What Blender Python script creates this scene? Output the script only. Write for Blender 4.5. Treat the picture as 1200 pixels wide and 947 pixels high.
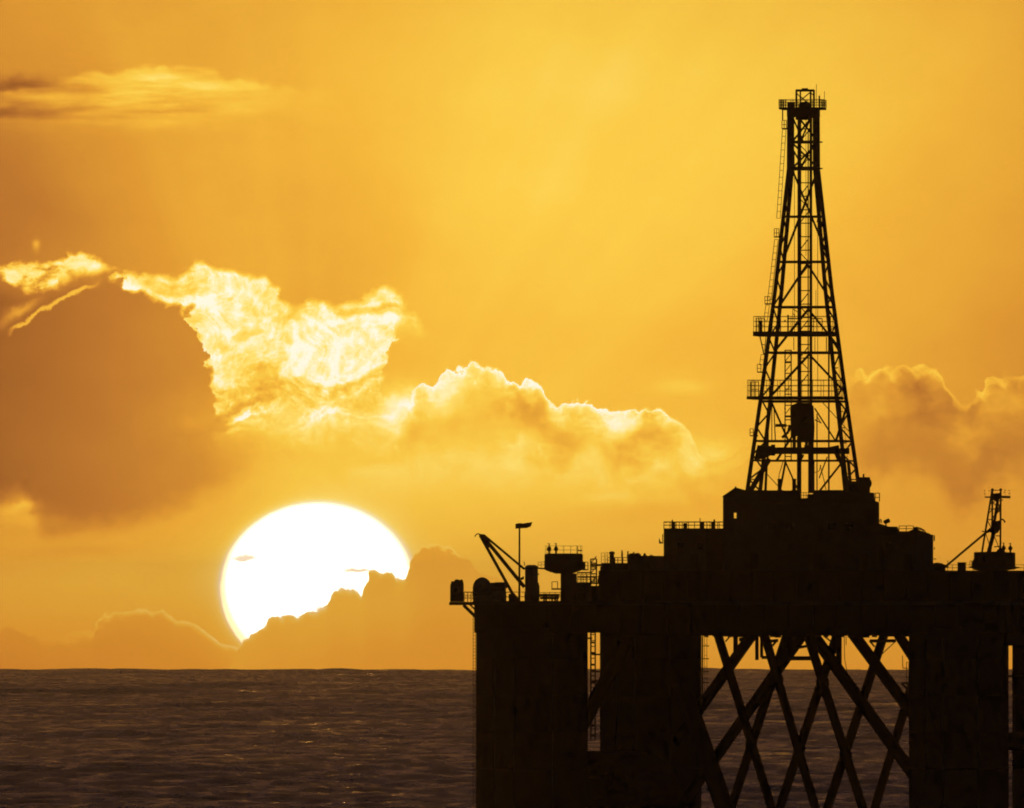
import bpy, math, random
import numpy as np
from mathutils import Vector, Matrix

# ------------------------------------------------------------------ set-up
sc = bpy.context.scene
for o in list(bpy.data.objects):
    bpy.data.objects.remove(o, do_unlink=True)
COL = sc.collection

# A very long lens (about 740 mm) on a hill 40 m above the sea, 2.7 km from the rig.
# ANG is the angle of one photograph pixel (the sun's disc is half a degree wide).
ANG = 4.06e-5            # radians per photograph pixel
S = 0.11                 # metres per photograph pixel at the rig
D = S / ANG              # camera to rig, metres
CAMZ = 45.0              # eye height above the sea at the rig
VLEV = 696.0             # photograph row of the eye level (horizon lies about 90 px lower: earth's curve)
EARTH = 6.371e6

cam_d = bpy.data.cameras.new('camera'); cam = bpy.data.objects.new('camera', cam_d); COL.objects.link(cam)
cam_d.sensor_width = 36.0
cam_d.lens = 36.0 / (1200 * ANG)
cam_d.clip_start = 5.0
cam_d.clip_end = 2.0e5
cam.location = (0, -D, CAMZ)
cam.rotation_euler = (math.pi / 2 + (VLEV - 473.5) * ANG, 0, 0)
sc.camera = cam

sc.view_settings.view_transform = 'Standard'
sc.view_settings.look = 'None'
sc.view_settings.exposure = 0.0
sc.view_settings.gamma = 1.0
sc.view_settings.use_curve_mapping = False
sc.cycles.filter_width = 1.9
sc.cycles.volume_bounces = 0
sc.cycles.max_bounces = 5
sc.cycles.adaptive_threshold = 0.03
sc.cycles.adaptive_min_samples = 8
sc.cycles.sample_clamp_indirect = 4.0

SUN_U, SUN_V = 372.5, 690.0
SUN_AZ = (SUN_U - 600) * ANG            # radians to the right of +Y
SUN_EL = math.radians(0.35)

sun_d = bpy.data.lights.new('sun', 'SUN'); sun = bpy.data.objects.new('sun', sun_d); COL.objects.link(sun)
sun_d.energy = 0.05
sun_d.angle = math.radians(0.53)
sun_d.color = (1.0, 0.46, 0.09)
sdir = Vector((math.sin(SUN_AZ) * math.cos(SUN_EL), math.cos(SUN_AZ) * math.cos(SUN_EL), math.sin(SUN_EL)))
sun.rotation_euler = sdir.to_track_quat('Z', 'Y').to_euler()
sun.location = (0, 0, 300)

GLOW_DEG = 3.0
HAZE = 1.2e-5
HAZE_G = 0.85
SEA_AMP = 1.3
SEA_ROUGH = 0.26
SKY_STR = 0.015
# ------------------------------------------------------------------ sky (world), written in directions
world = bpy.data.worlds.new('World'); sc.world = world
world.use_nodes = True
world.cycles.sampling_method = 'MANUAL'; world.cycles.sample_map_resolution = 512
WT = world.node_tree
WT.nodes.clear()

def lin(c):
    return tuple(((x / 255) / 12.92 if x <= 10 else ((x / 255 + 0.055) / 1.055) ** 2.4) for x in c)

class E:
    """a value in the node tree: arithmetic on it makes Math nodes"""
    def __init__(self, s): self.s = s
    def __add__(a, b): return M('ADD', a, b)
    __radd__ = __add__
    def __sub__(a, b): return M('SUBTRACT', a, b)
    def __rsub__(a, b): return M('SUBTRACT', b, a)
    def __mul__(a, b): return M('MULTIPLY', a, b)
    __rmul__ = __mul__
    def __truediv__(a, b): return M('DIVIDE', a, b)
    def __neg__(a): return M('MULTIPLY', a, -1.0)
def put(sock, x):
    if isinstance(x, E): WT.links.new(x.s, sock)
    else: sock.default_value = x
def M(op, a, b=None, c=None):
    n = WT.nodes.new('ShaderNodeMath'); n.operation = op
    put(n.inputs[0], a)
    if b is not None: put(n.inputs[1], b)
    if c is not None: put(n.inputs[2], c)
    return E(n.outputs[0])
def fma(a, b, c): return M('MULTIPLY_ADD', a, b, c)
def mx(a, b): return M('MAXIMUM', a, b)
def mn(a, b): return M('MINIMUM', a, b)
def ss(e0, e1, x):
    """smooth step from 0 at e0 to 1 at e1 (e0 > e1 gives a falling step)"""
    n = WT.nodes.new('ShaderNodeMapRange'); n.interpolation_type = 'SMOOTHSTEP'; n.clamp = True
    put(n.inputs['Value'], x)
    if e0 < e1:
        vals = (e0, e1, 0.0, 1.0)
    else:
        vals = (e1, e0, 1.0, 0.0)
    for k, v in zip(('From Min', 'From Max', 'To Min', 'To Max'), vals): n.inputs[k].default_value = v
    return E(n.outputs[0])
def mix(a, b, t):
    n = WT.nodes.new('ShaderNodeMix'); n.data_type = 'FLOAT'; n.clamp_factor = True
    put(n.inputs[0], t); put(n.inputs[2], a); put(n.inputs[3], b)
    return E(n.outputs[0])
def gauss(u, v, cu, cv, su, sv):
    a = fma(u, 1 / su, -cu / su); b = fma(v, 1 / sv, -cv / sv)
    return M('POWER', math.exp(-1), fma(a, a, b * b))
def vec(x, y, z=0.0):
    n = WT.nodes.new('ShaderNodeCombineXYZ'); put(n.inputs[0], x); put(n.inputs[1], y); put(n.inputs[2], z)
    return n.outputs[0]
def noise(u, v, su, sv, detail=5.0, rough=0.55, off=0.0, color=False, kind='FBM', dist=0.0, lac=2.0):
    n = WT.nodes.new('ShaderNodeTexNoise'); n.noise_dimensions = '2D'; n.noise_type = kind
    n.normalize = True
    WT.links.new(vec(fma(u, 1 / su, off), fma(v, 1 / sv, off * 0.73)), n.inputs['Vector'])
    n.inputs['Scale'].default_value = 1.0
    n.inputs['Detail'].default_value = detail
    n.inputs['Roughness'].default_value = rough
    n.inputs['Lacunarity'].default_value = lac
    n.inputs['Distortion'].default_value = dist
    if color:
        s = WT.nodes.new('ShaderNodeSeparateColor'); WT.links.new(n.outputs['Color'], s.inputs[0])
        return E(s.outputs[0]), E(s.outputs[1]), E(s.outputs[2])
    return E(n.outputs[0])
def billow(u, v, size, off=0.0):
    n = WT.nodes.new('ShaderNodeTexVoronoi'); n.voronoi_dimensions = '2D'; n.feature = 'SMOOTH_F1'
    WT.links.new(vec(fma(u, 1 / size, off), fma(v, 1 / size, off)), n.inputs['Vector'])
    n.inputs['Scale'].default_value = 1.0; n.inputs['Smoothness'].default_value = 0.25
    return E(n.outputs['Distance'])
def curve(u, pts, vector=False):
    """a cloud's outline: photograph row as a function of photograph column"""
    u0, u1 = pts[0][0], pts[-1][0]
    lo = min(p[1] for p in pts) - 1; hi = max(p[1] for p in pts) + 1
    n = WT.nodes.new('ShaderNodeFloatCurve')
    c = n.mapping.curves[0]
    q = [((a - u0) / (u1 - u0), (b - lo) / (hi - lo)) for a, b in pts]
    c.points[0].location = q[0]; c.points[1].location = q[-1]
    for p in q[1:-1]: c.points.new(*p)
    for p in c.points: p.handle_type = 'VECTOR' if vector else 'AUTO_CLAMPED'
    n.mapping.update()
    t = M('MINIMUM', M('MAXIMUM', fma(u, 1 / (u1 - u0), -u0 / (u1 - u0)), 0.0), 1.0)
    put(n.inputs['Value'], t)
    return fma(E(n.outputs[0]), hi - lo, lo)

geo = WT.nodes.new('ShaderNodeTexCoord')
sep = WT.nodes.new('ShaderNodeSeparateXYZ'); WT.links.new(geo.outputs['Generated'], sep.inputs[0])
dx, dy, dz = (E(s) for s in sep.outputs)
az = M('ARCTAN2', dx, dy)
el = M('ARCSINE', mn(mx(dz, -1.0), 1.0))
u = fma(az, 1 / ANG, 600.0)              # angles in units of one photograph pixel
v = fma(el, -1 / ANG, VLEV)
MAUVE = (0.017, 0.007, 0.026)             # the dimmer, pinker sky beyond the sun's own glow
wr, wg, wb = noise(u, v, 52.0, 52.0, 8.0, 0.60, 3.1, color=True)       # turbulence shared by the clouds
du = fma(wr, 1.0, -0.5); dv = fma(wg, 1.0, -0.5)
fine = noise(u, v, 15.0, 15.0, 6.0, 0.62, 11.7)
soft = noise(u, v, 120.0, 75.0, 5.0, 0.55, 7.3)
bil = billow(fma(du, 16.0, u), fma(dv, 16.0, v), 19.0, 2.3)
bump = fma(bil, -13.0, 6.5) + fma(fine, -22.0, 11.0)                       # cauliflower edges, pixels

# clear air: glow round the sun, brighter column above it, duller to either side
us = u - SUN_U; vs = v - SUN_V
phi = M('ARCTAN2', us, -vs)
dsun = M('SQRT', fma(us, us, vs * vs))
T = 0.40 + 0.275 * gauss(u, v, 650, 190, 400, 430)
T = T + 0.16 * gauss(u, v, 440, 585, 400, 120) + 0.08 * gauss(u, v, 1060, 80, 300, 220)
T = T - 0.18 * gauss(u, v, -60, 280, 190, 200) - 0.08 * gauss(u, v, 1230, 400, 160, 150)
T = T - 0.05 * gauss(u, v, 420, 290, 90, 120) + 0.10 * gauss(u, v, 100, 680, 170, 42)
ray = noise(phi, 0.0, 0.16, 1.0, 2.0, 0.5, 4.4)
T = T + fma(ray, 0.08, -0.04) * ss(120, 420, dsun) * ss(900, 600, v)
T = T + fma(soft, 0.06, -0.03) + 0.07 * ss(0, 1100, dsun)

# high streak, upper left
st = noise(u, v, 90.0, 15.0, 5.0, 0.55, 9.1)
aw = fma(dv, 22.0, v)
tA = curve(u, [(-200, 84), (0, 92), (60, 90), (100, 84), (150, 82), (160, 76), (195, 75), (235, 80), (300, 94), (380, 104), (430, 110)])
mA = ss(-2, 8, aw + bump * 0.45 - tA) * ss(165, 120, aw) * ss(460, 160, u)
T = T + mA * (fma(st, 0.55, -0.17)) * ss(-300, 160, u)
T = T + 0.13 * mA * gauss(u, v, 195, 92, 120, 24)
T = T - (0.26 * gauss(fma(du, 60.0, u), aw, 0, 100, 80, 9) + 0.22 * gauss(fma(du, 60.0, u), fma(dv, 12.0, v), 10, 133, 60, 7) + 0.10 * gauss(u, fma(dv, 14.0, v), 110, 128, 60, 4))

# broad dark cloud on the left
bw = fma(dv, 42.0, v); bu = fma(du, 42.0, u)
tB = curve(bu, [(-400, 330), (-60, 345), (40, 340), (140, 324), (232, 330), (250, 345), (330, 455), (400, 500)])
lB = curve(bu, [(-400, 560), (-60, 575), (20, 585), (60, 622), (130, 612), (190, 600), (250, 575), (310, 545), (420, 500)])
mB = ss(-14, 18, bw - tB) * ss(18, -18, bw - lB) * ss(345, 235, bu)
TB = fma(u, 0.00075, 0.205) + fma(soft, 0.05, -0.025)
T = mix(T, TB, mB * 0.95)
T = T + 0.20 * gauss(fma(du, 30.0, u), fma(dv, 30.0, v), 22, 596, 26, 7) + 0.10 * gauss(u, fma(dv, 24.0, v), 45, 610, 50, 8)
T = T - 0.07 * gauss(fma(du, 50.0, u), fma(dv, 26.0, v), 90, 646, 60, 9)

tex = noise(fma(du, 30.0, u), fma(dv, 30.0, v), 72.0, 56.0, 7.0, 0.6, 21.0, dist=0.7)
# lit cloud above the sun
lw = noise(u, v, 95.0, 80.0, 2.0, 0.5, 61.0, color=True)
l1 = lw[0] - 0.5; l2 = lw[1] - 0.5
cu = fma(bump, 0.9, fma(l1, 34.0, fma(du, 52.0, u))); cv = fma(l2, 26.0, fma(dv, 26.0, v))
tC = curve(cu, [(138, 331), (150, 316), (195, 315), (215, 315), (235, 307), (250, 316), (280, 322), (315, 326), (335, 340), (352, 356), (372, 352), (395, 358), (425, 350), (452, 341), (468, 346), (484, 366), (492, 378)])
lC = curve(cu, [(138, 331), (150, 340), (185, 347), (215, 355), (235, 366), (240, 425), (249, 455), (260, 500), (284, 502), (300, 490), (330, 470), (372, 478), (400, 470), (440, 474), (450, 468), (456, 402), (464, 388), (480, 385), (492, 380)])
dC = cv - tC + bump * 0.5
eC = (lC - cv + bump * 0.6 + fma(tex, 64.0, -32.0) * ss(400, 470, v)) * fma(ss(262, 222, u), 3.2, 1.0)
mC = ss(-4.0, 10.0, dC) * ss(-24, 26, eC) * ss(128, 146, cu) * ss(500, 462, cu)
fil = M('ABSOLUTE', fma(noise(fma(du, 34.0, u), fma(dv, 34.0, v), 36.0, 30.0, 5.0, 0.6, 33.0), 2.0, -1.0))
TC = 0.81 + fma(tex, 1.0, -0.5) + 0.05 * ss(0.10, 0.0, fil) + fma(fine, 0.36, -0.18) + fma(bil, -0.10, 0.05) + 0.07 * gauss(u, v, 340, 410, 75, 40) - 0.12 * gauss(u, v, 290, 418, 26, 16)
TC = TC + 0.10 * ss(12, 0, dC) - 0.16 * ss(40, 0, eC) * ss(380, 460, v)
T = mix(T, TC, mC * fma(tex, 0.5, 0.74))
# hem of the lit cloud running over to the ridge on the right
hem = gauss(fma(du, 60.0, u), fma(dv, 44.0, v), 380, 492, 130, 32) * (fma(tex, 0.55, -0.02) + fma(fine, 0.3, -0.15))
T = T + 0.85 * hem
T = T + gauss(fma(du, 44.0, u), fma(dv, 36.0, v), 478, 480, 26, 24) * fma(tex, 0.55, 0.05)

# torn wisps at the left edge
dm = noise(fma(du, 18.0, u), fma(dv, 18.0, v), 34.0, 20.0, 6.0, 0.6, 41.0)
tD = curve(cu, [(-300, 330), (0, 312), (30, 300), (60, 302), (85, 300), (100, 294), (120, 302), (144, 314)])
lD = curve(cu, [(-300, 350), (0, 326), (20, 338), (50, 345), (75, 332), (100, 326), (144, 318)])
mD = ss(-2, 7, cv - tD + bump * 0.4) * ss(-4, 12, lD - cv + bump * 0.5) * ss(150, 138, u)
T = mix(T, fma(dm, 0.6, 0.52), mD * ss(0.30, 0.52, dm))
sl = fma(u, -0.55, 394.0)                                              # thin streak: row on its axis
ws = v + fma(dv, 30.0, 0.0) - sl
T = T + 0.36 * ss(4.5, 1.0, M('ABSOLUTE', ws + bump * 0.25)) * ss(6, 22, u) * ss(122, 92, u)
T = T + 0.26 * gauss(fma(du, 24.0, u), ws, 20, -15, 22, 6) + 0.22 * gauss(fma(du, 14.0, u), fma(dv, 14.0, v), 43, 286, 4, 5)

# ridge of cloud right of the sun
eu = fma(bump, 0.7, fma(du, 20.0, u))
tE = curve(eu, [(452, 478), (480, 470), (496, 452), (520, 442), (545, 432), (560, 429), (585, 437), (600, 450), (625, 448), (640, 458), (655, 477), (685, 468), (700, 474), (735, 483), (760, 480), (790, 490), (806, 508), (822, 535), (880, 575)])
dE = fma(dv, 18.0, v) - tE + bump * 1.0
mE = ss(-1.0, 3.0, dE) * ss(455, 490, u) * ss(835, 775, u) * ss(125, 55, dE)
big = noise(fma(du, 26.0, u), fma(dv, 26.0, v), 62.0, 50.0, 5.0, 0.55, 52.0)
TE = 0.57 - fma(u, 0.00008, -0.05) + fma(big, 0.40, -0.20) * ss(470, 640, u) * ss(0, 30, dE) + 0.12 * ss(40, 95, dE)
T = mix(T, TE, mE)
wE = fma(big, 60.0, -12.0)
T = T + 0.46 * mE * fma(tex, 0.9, 0.5) * M('POWER', math.exp(-1), mx(dE, 0.0) / mx(wE, 3.0))
T = T + 0.14 * mE * ss(5, 0, dE) * ss(800, 690, u)
T = T + 0.18 * mE * gauss(fma(du, 30.0, u), v, 520, 470, 34, 22) + 0.16 * mE * gauss(fma(du, 30.0, u), v, 720, 495, 60, 16)
T = T + 0.06 * gauss(u, v, 560, 560, 170, 36)
# frayed patches under the ridge
T = T + gauss(u, v, 640, 545, 260, 24) * fma(tex, 0.30, -0.11) + gauss(u, v, 830, 540, 60, 30) * fma(tex, 0.40, -0.12)
T = T + gauss(u, fma(dv, 20.0, v), 730, 583, 50, 9) * fma(tex, 0.22, -0.04) + gauss(u, v, 800, 452, 30, 10) * fma(tex, 0.25, -0.06)

# clouds behind the derrick's right
tG = curve(eu, [(960, 520), (985, 470), (1005, 442), (1030, 433), (1060, 430), (1090, 432), (1108, 444), (1128, 470), (1145, 458), (1165, 446), (1190, 440), (1240, 446), (1330, 470), (1500, 480)])
dG = fma(dv, 18.0, v) - tG + bump * 0.95
mG = ss(-1.0, 3, dG) * ss(970, 1030, u) * ss(150, 95, dG + fma(soft, 50.0, -25.0)) * ss(1900, 1400, u)
TG = 0.355 + fma(big, 0.60, -0.25) * ss(110, 30, dG) - 0.04 * gauss(u, v, 1180, 560, 90, 50)
T = mix(T, TG, mG * 0.92)
T = T + 0.40 * mG * ss(18, 0, dG) * fma(tex, 1.2, 0.0)

# low bank along the horizon, left
tF = curve(eu, [(-300, 742), (-60, 748), (0, 738), (30, 742), (60, 750), (85, 742), (105, 738), (115, 728), (145, 718), (165, 715), (190, 716), (205, 724), (225, 729), (245, 741), (262, 753), (290, 760), (330, 764)])
dF = fma(dv, 12.0, v) - tF + bump * 0.55
mF = ss(-1, 3, dF) * ss(310, 270, u)
T = mix(T, 0.40 - 0.06 * ss(0, 50, dF) - 0.07 * ss(200, 0, u), mF * 0.85)
T = T + 0.30 * mF * ss(12, -2, dF) * ss(20, 130, u) * fma(tex, 1.5, 0.1)

# the sun's disc, flattened by the low air, and the cloud rising across it
ex = us / 114.0; ey = vs / 101.0
rr = M('SQRT', fma(ex, ex, ey * ey))
T = T + 0.15 * M('POWER', math.exp(-1), mx(rr - 1.0, 0.0) * 3.5) + 0.22 * M('POWER', math.exp(-1), mx(rr - 1.0, 0.0) * 28.0)
tH = curve(fma(du, 10.0, u), [(258, 815), (272, 772), (284, 754), (292, 744), (312, 733), (326, 724), (345, 725), (362, 717), (378, 714), (386, 706), (389, 692), (400, 688), (418, 690), (424, 700), (428, 676), (436, 669), (456, 670), (462, 678), (474, 682), (480, 664), (490, 648), (505, 641), (520, 644), (535, 648), (548, 656), (560, 668), (600, 684), (680, 712), (800, 730), (1400, 742)])
dH = fma(dv, 14.0, v) - tH + bump * 0.62
mH = ss(-0.6, 0.8, dH)
TH = 0.50 - 0.09 * ss(0, 110, dH) + 0.05 * gauss(u, v, 420, 720, 90, 40) - 0.05 * ss(600, 1150, u)
T = mix(T, TH, mH)
T = T + 0.24 * ss(5, 0, dH) * mH * ss(480, 494, u) * ss(556, 530, u) + 0.34 * mH * M('POWER', math.exp(-1), mx(dH, 0.0) * 0.28) * ss(1.12, 0.96, rr)
dots = gauss(fma(du, 30.0, u), fma(dv, 14.0, v) + bump * 0.2, 288, 655, 21, 5.6) + gauss(fma(du, 40.0, u), fma(dv, 20.0, v) + bump * 0.25, 418, 667, 17, 3.4)
disc = ss(1.010, 0.985, rr + fma(fine, 0.02, -0.01)) * ss(1.2, -2.2, dH) * (1.0 - 0.93 * ss(0.25, 0.85, dots))

# palette of the lit air and cloud
ramp = WT.nodes.new('ShaderNodeValToRGB'); cr = ramp.color_ramp; cr.interpolation = 'LINEAR'
stops = [(0.0, (84, 46, 22)), (0.15, (136, 78, 34)), (0.30, (185, 117, 46)), (0.45, (221, 153, 51)), (0.60, (242, 183, 60)),
         (0.72, (250, 206, 74)), (0.82, (255, 226, 112)), (0.91, (255, 241, 172)), (1.0, (255, 252, 228))]
while len(cr.elements) < len(stops): cr.elements.new(0.5)
for e, (p, c) in zip(cr.elements, stops): e.position = p; e.color = (*lin(c), 1)
T = T + 0.175 * ss(580, 720, v)                                        # low sky: brighter behind the haze
put(ramp.inputs[0], T)

# away from the sun the glow falls off and the dusk sky takes over
azs = (az - SUN_AZ) * 0.55                                            # sunset glow spreads along the horizon
th = M('SQRT', fma(azs, azs, el * el))
fall = M('DIVIDE', 1.0, 1.0 + M('POWER', th / math.radians(GLOW_DEG), 4.0))
sky = WT.nodes.new('ShaderNodeTexSky'); sky.sky_type = 'NISHITA'; sky.sun_disc = False
sky.sun_elevation = SUN_EL; sky.sun_rotation = SUN_AZ
sky.air_density = 1.0; sky.dust_density = 2.0
def vmath(op, a, b):
    n = WT.nodes.new('ShaderNodeVectorMath'); n.operation = op
    for i, x in enumerate((a, b)):
        if isinstance(x, tuple): n.inputs[i].default_value = x
        else: WT.links.new(x.s if isinstance(x, E) else x, n.inputs['Scale'] if (op == 'SCALE' and i == 1) else n.inputs[i])
    return n.outputs[0]
low = ss(520, 790, v)
red = WT.nodes.new('ShaderNodeCombineXYZ'); red.inputs[0].default_value = 1.08                 # thicker air low down takes the blue and green
put(red.inputs[1], fma(low, -0.23, 1.04)); put(red.inputs[2], fma(low, -0.45, 1.02))
glow = vmath('SCALE', vmath('MULTIPLY', ramp.outputs[0], red.outputs[0]), fall)
dusk = vmath('SCALE', vmath('MULTIPLY', sky.outputs[0], (SKY_STR, SKY_STR, SKY_STR)), 1.0 - fall)
wide = M('DIVIDE', 1.0 - fall, 1.0 + M('POWER', th / math.radians(16.0), 2.0))
mauve = WT.nodes.new('ShaderNodeCombineXYZ')
for i_, c_ in enumerate(MAUVE): mauve.inputs[i_].default_value = c_
allsky = vmath('ADD', vmath('ADD', glow, dusk), vmath('SCALE', mauve.outputs[0], wide))
mixc = WT.nodes.new('ShaderNodeMix'); mixc.data_type = 'RGBA'
WT.links.new(disc.s, mixc.inputs[0]); WT.links.new(allsky, mixc.inputs[6]); limb = WT.nodes.new('ShaderNodeMix'); limb.data_type = 'RGBA'; put(limb.inputs[0], ss(0.91, 1.0, rr + 0.04 * ss(640, 750, v)))
limb.inputs[6].default_value = (4.2, 3.6, 2.9, 1); limb.inputs[7].default_value = (2.4, 1.7, 0.9, 1)
WT.links.new(limb.outputs[2], mixc.inputs[7])
bg = WT.nodes.new('ShaderNodeBackground'); bg.inputs['Strength'].default_value = 1.0
WT.links.new(mixc.outputs[2], bg.inputs['Color'])
wo = WT.nodes.new('ShaderNodeOutputWorld'); WT.links.new(bg.outputs[0], wo.inputs['Surface'])

# ------------------------------------------------------------------ materials
def material(name, base, rough=0.6, metal=0.0, wear=None, scale=0.6, amount=0.5, spec=0.5):
    m = bpy.data.materials.new(name); m.use_nodes = True
    nt = m.node_tree; b = nt.nodes['Principled BSDF']
    b.inputs['Roughness'].default_value = rough; b.inputs['Metallic'].default_value = metal
    b.inputs['Specular IOR Level'].default_value = spec
    tc = nt.nodes.new('ShaderNodeTexCoord')
    n = nt.nodes.new('ShaderNodeTexNoise'); n.inputs['Scale'].default_value = scale; n.inputs['Detail'].default_value = 6
    n.inputs['Roughness'].default_value = 0.65
    nt.links.new(tc.outputs['Object'], n.inputs['Vector'])
    r = nt.nodes.new('ShaderNodeValToRGB')
    r.color_ramp.elements[0].position = 0.46; r.color_ramp.elements[0].color = (*base, 1)
    w = wear or tuple(c * 0.6 for c in base)
    r.color_ramp.elements[1].position = 0.46 + 0.30 / max(amount, 0.05) * 0.5
    r.color_ramp.elements[1].color = (*w, 1)
    nt.links.new(n.outputs[0], r.inputs[0]); nt.links.new(r.outputs[0], b.inputs['Base Color'])
    bp = nt.nodes.new('ShaderNodeBump'); bp.inputs['Strength'].default_value = 0.15; bp.inputs['Distance'].default_value = 0.02
    n2 = nt.nodes.new('ShaderNodeTexNoise'); n2.inputs['Scale'].default_value = 9.0
    nt.links.new(tc.outputs['Object'], n2.inputs['Vector']); nt.links.new(n2.outputs[0], bp.inputs['Height'])
    nt.links.new(bp.outputs[0], b.inputs['Normal'])
    return m
RUST = (0.11, 0.045, 0.02)
M_HULL = material('hull_paint', (0.12, 0.065, 0.04), 0.85, wear=RUST, scale=0.25, spec=0.2)
M_STEEL = material('grey_steel', (0.14, 0.11, 0.09), 0.6, wear=RUST, scale=0.5)
M_DERR = material('derrick_steel', (0.13, 0.08, 0.05), 0.6, wear=RUST, scale=0.7)
M_HOUSE = material('house_paint', (0.15, 0.12, 0.09), 0.7, wear=(0.10, 0.06, 0.035), scale=0.4)
M_ROOF = material('roof_plate', (0.12, 0.10, 0.08), 0.75, wear=RUST, scale=0.5)
M_PALE = material('pale_tank_paint', (0.45, 0.38, 0.30), 0.55, wear=(0.25, 0.15, 0.09), scale=0.5)
M_DARK = material('dark_machinery', (0.05, 0.045, 0.04), 0.55, wear=RUST, scale=0.8)
M_CRANE = material('crane_paint', (0.22, 0.12, 0.04), 0.55, wear=RUST, scale=0.8)
M_GLASS = material('window_glass', (0.02, 0.02, 0.025), 0.12, spec=0.7, amount=0.1)
M_DOOR = material('door_paint', (0.10, 0.06, 0.045), 0.6, wear=RUST, scale=0.9)

# ------------------------------------------------------------------ mesh helpers
TH_RIG = math.atan2(15.4, 55.2)               # the rig is turned about 15 degrees to the camera
CU = 943.0                                    # photograph column of the rig's middle

def W(uu, vv, y=0.0):
    """a point of the rig from its place in the photograph and its depth y behind the rig's middle (metres)"""
    k = ANG * (D + y)
    return Vector(((uu - 600) * k, y, CAMZ + (VLEV - vv) * k))
def X(uu, y=0.0): return (uu - 600) * ANG * (D + y)
def Z(vv, y=0.0): return CAMZ + (VLEV - vv) * ANG * (D + y)
CX = X(CU)
def RL(lx, ly, z, th=TH_RIG, c=None):
    """rig axes to world"""
    cx, cy = (CX, 0.0) if c is None else c
    return Vector((cx + lx * math.cos(th) + ly * math.sin(th), cy - lx * math.sin(th) + ly * math.cos(th), z))

class MB:
    def __init__(s): s.v = []; s.f = []
    def add(s, vs, fs):
        k = len(s.v); s.v += [Vector(p) for p in vs]; s.f += [tuple(i + k for i in f) for f in fs]; return s
    def hexa(s, c8):
        return s.add(c8, [(0, 3, 2, 1), (4, 5, 6, 7), (0, 1, 5, 4), (1, 2, 6, 5), (2, 3, 7, 6), (3, 0, 4, 7)])
    def box(s, c, sx, sy, z0, z1, th=TH_RIG, taper=1.0):
        hx, hy = sx / 2, sy / 2
        b = [RL(a, d, z0, th, (c[0], c[1])) for a, d in ((-hx, -hy), (hx, -hy), (hx, hy), (-hx, hy))]
        t = [RL(a * taper, d * taper, z1, th, (c[0], c[1])) for a, d in ((-hx, -hy), (hx, -hy), (hx, hy), (-hx, hy))]
        return s.hexa(b + t)
    def beam(s, a, b, w, h=None, up=(0, 0, 1)):
        a, b = Vector(a), Vector(b); h = h or w; d = (b - a)
        if d.length < 1e-6: return s
        d.normalize(); up = Vector(up)
        if abs(d.dot(up)) > 0.98: up = Vector((0, 1, 0))
        x = d.cross(up).normalized() * (w / 2); y = x.cross(d).normalized() * (h / 2)
        return s.hexa([a - x - y, a + x - y, a + x + y, a - x + y, b - x - y, b + x - y, b + x + y, b - x + y])
    def tube(s, a, b, r, n=8, r2=None):
        a, b = Vector(a), Vector(b); d = b - a
        if d.length < 1e-6: return s
        d.normalize(); up = Vector((0, 0, 1)) if abs(d.z) < 0.95 else Vector((0, 1, 0))
        x = d.cross(up).normalized(); y = x.cross(d); r2 = r if r2 is None else r2
        vs = [a + (x * math.cos(t) + y * math.sin(t)) * r for t in (2 * math.pi * i / n for i in range(n))]
        vs += [b + (x * math.cos(t) + y * math.sin(t)) * r2 for t in (2 * math.pi * i / n for i in range(n))]
        fs = [(i, (i + 1) % n, n + (i + 1) % n, n + i) for i in range(n)]
        return s.add(vs, fs + [tuple(range(n - 1, -1, -1)), tuple(range(n, 2 * n))])
    def path(s, pts, r, n=6):
        for a, b in zip(pts[:-1], pts[1:]): s.tube(a, b, r, n)
        return s
    def lathe(s, c, prof, n=24):
        """prof: (radius, z) from the bottom up, about a vertical axis at c=(x, y)"""
        vs = []; fs = []
        for r, z in prof:
            vs += [Vector((c[0] + r * math.cos(2 * math.pi * i / n), c[1] + r * math.sin(2 * math.pi * i / n), z)) for i in range(n)]
        for k in range(len(prof) - 1):
            fs += [(k * n + i, k * n + (i + 1) % n, (k + 1) * n + (i + 1) % n, (k + 1) * n + i) for i in range(n)]
        fs += [tuple(range(n - 1, -1, -1)), tuple(range((len(prof) - 1) * n, len(prof) * n))]
        return s.add(vs, fs)
    def prism(s, poly, dvec):
        """a flat outline (world points) given thickness along dvec"""
        n = len(poly); dvec = Vector(dvec)
        vs = [Vector(p) for p in poly] + [Vector(p) + dvec for p in poly]
        fs = [tuple(range(n)), tuple(range(2 * n - 1, n - 1, -1))] + [(i, n + i, n + (i + 1) % n, (i + 1) % n) for i in range(n)]
        return s.add(vs, fs)
    def build(s, name, mat, parent=None, smooth=False):
        off = Vector((0, 0, 0))
        p = parent
        while p is not None: off += p.location; p = p.parent
        if parent is None:
            lo = Vector((min(q.x for q in s.v) + max(q.x for q in s.v), min(q.y for q in s.v) + max(q.y for q in s.v), 0)) / 2
            lo.z = min(q.z for q in s.v); loc = lo
        else:
            loc = Vector((0, 0, 0))
        me = bpy.data.meshes.new(name)
        me.from_pydata([tuple(q - off - loc) for q in s.v], [], s.f)
        me.materials.append(mat)
        if smooth:
            me.polygons.foreach_set('use_smooth', [len(f) <= 4 for f in s.f])
        me.update()
        o = bpy.data.objects.new(name, me); o.location = loc; o.parent = parent; COL.objects.link(o)
        return o

def tag(o, label, cat, group=None):
    o['label'] = label; o['category'] = cat
    if group: o['group'] = group
    return o
def thing(name, loc, label, cat, group=None):
    o = bpy.data.objects.new(name, None); o.location = Vector(loc); o.empty_display_size = 1.0; COL.objects.link(o)
    return tag(o, label, cat, group)

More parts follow.
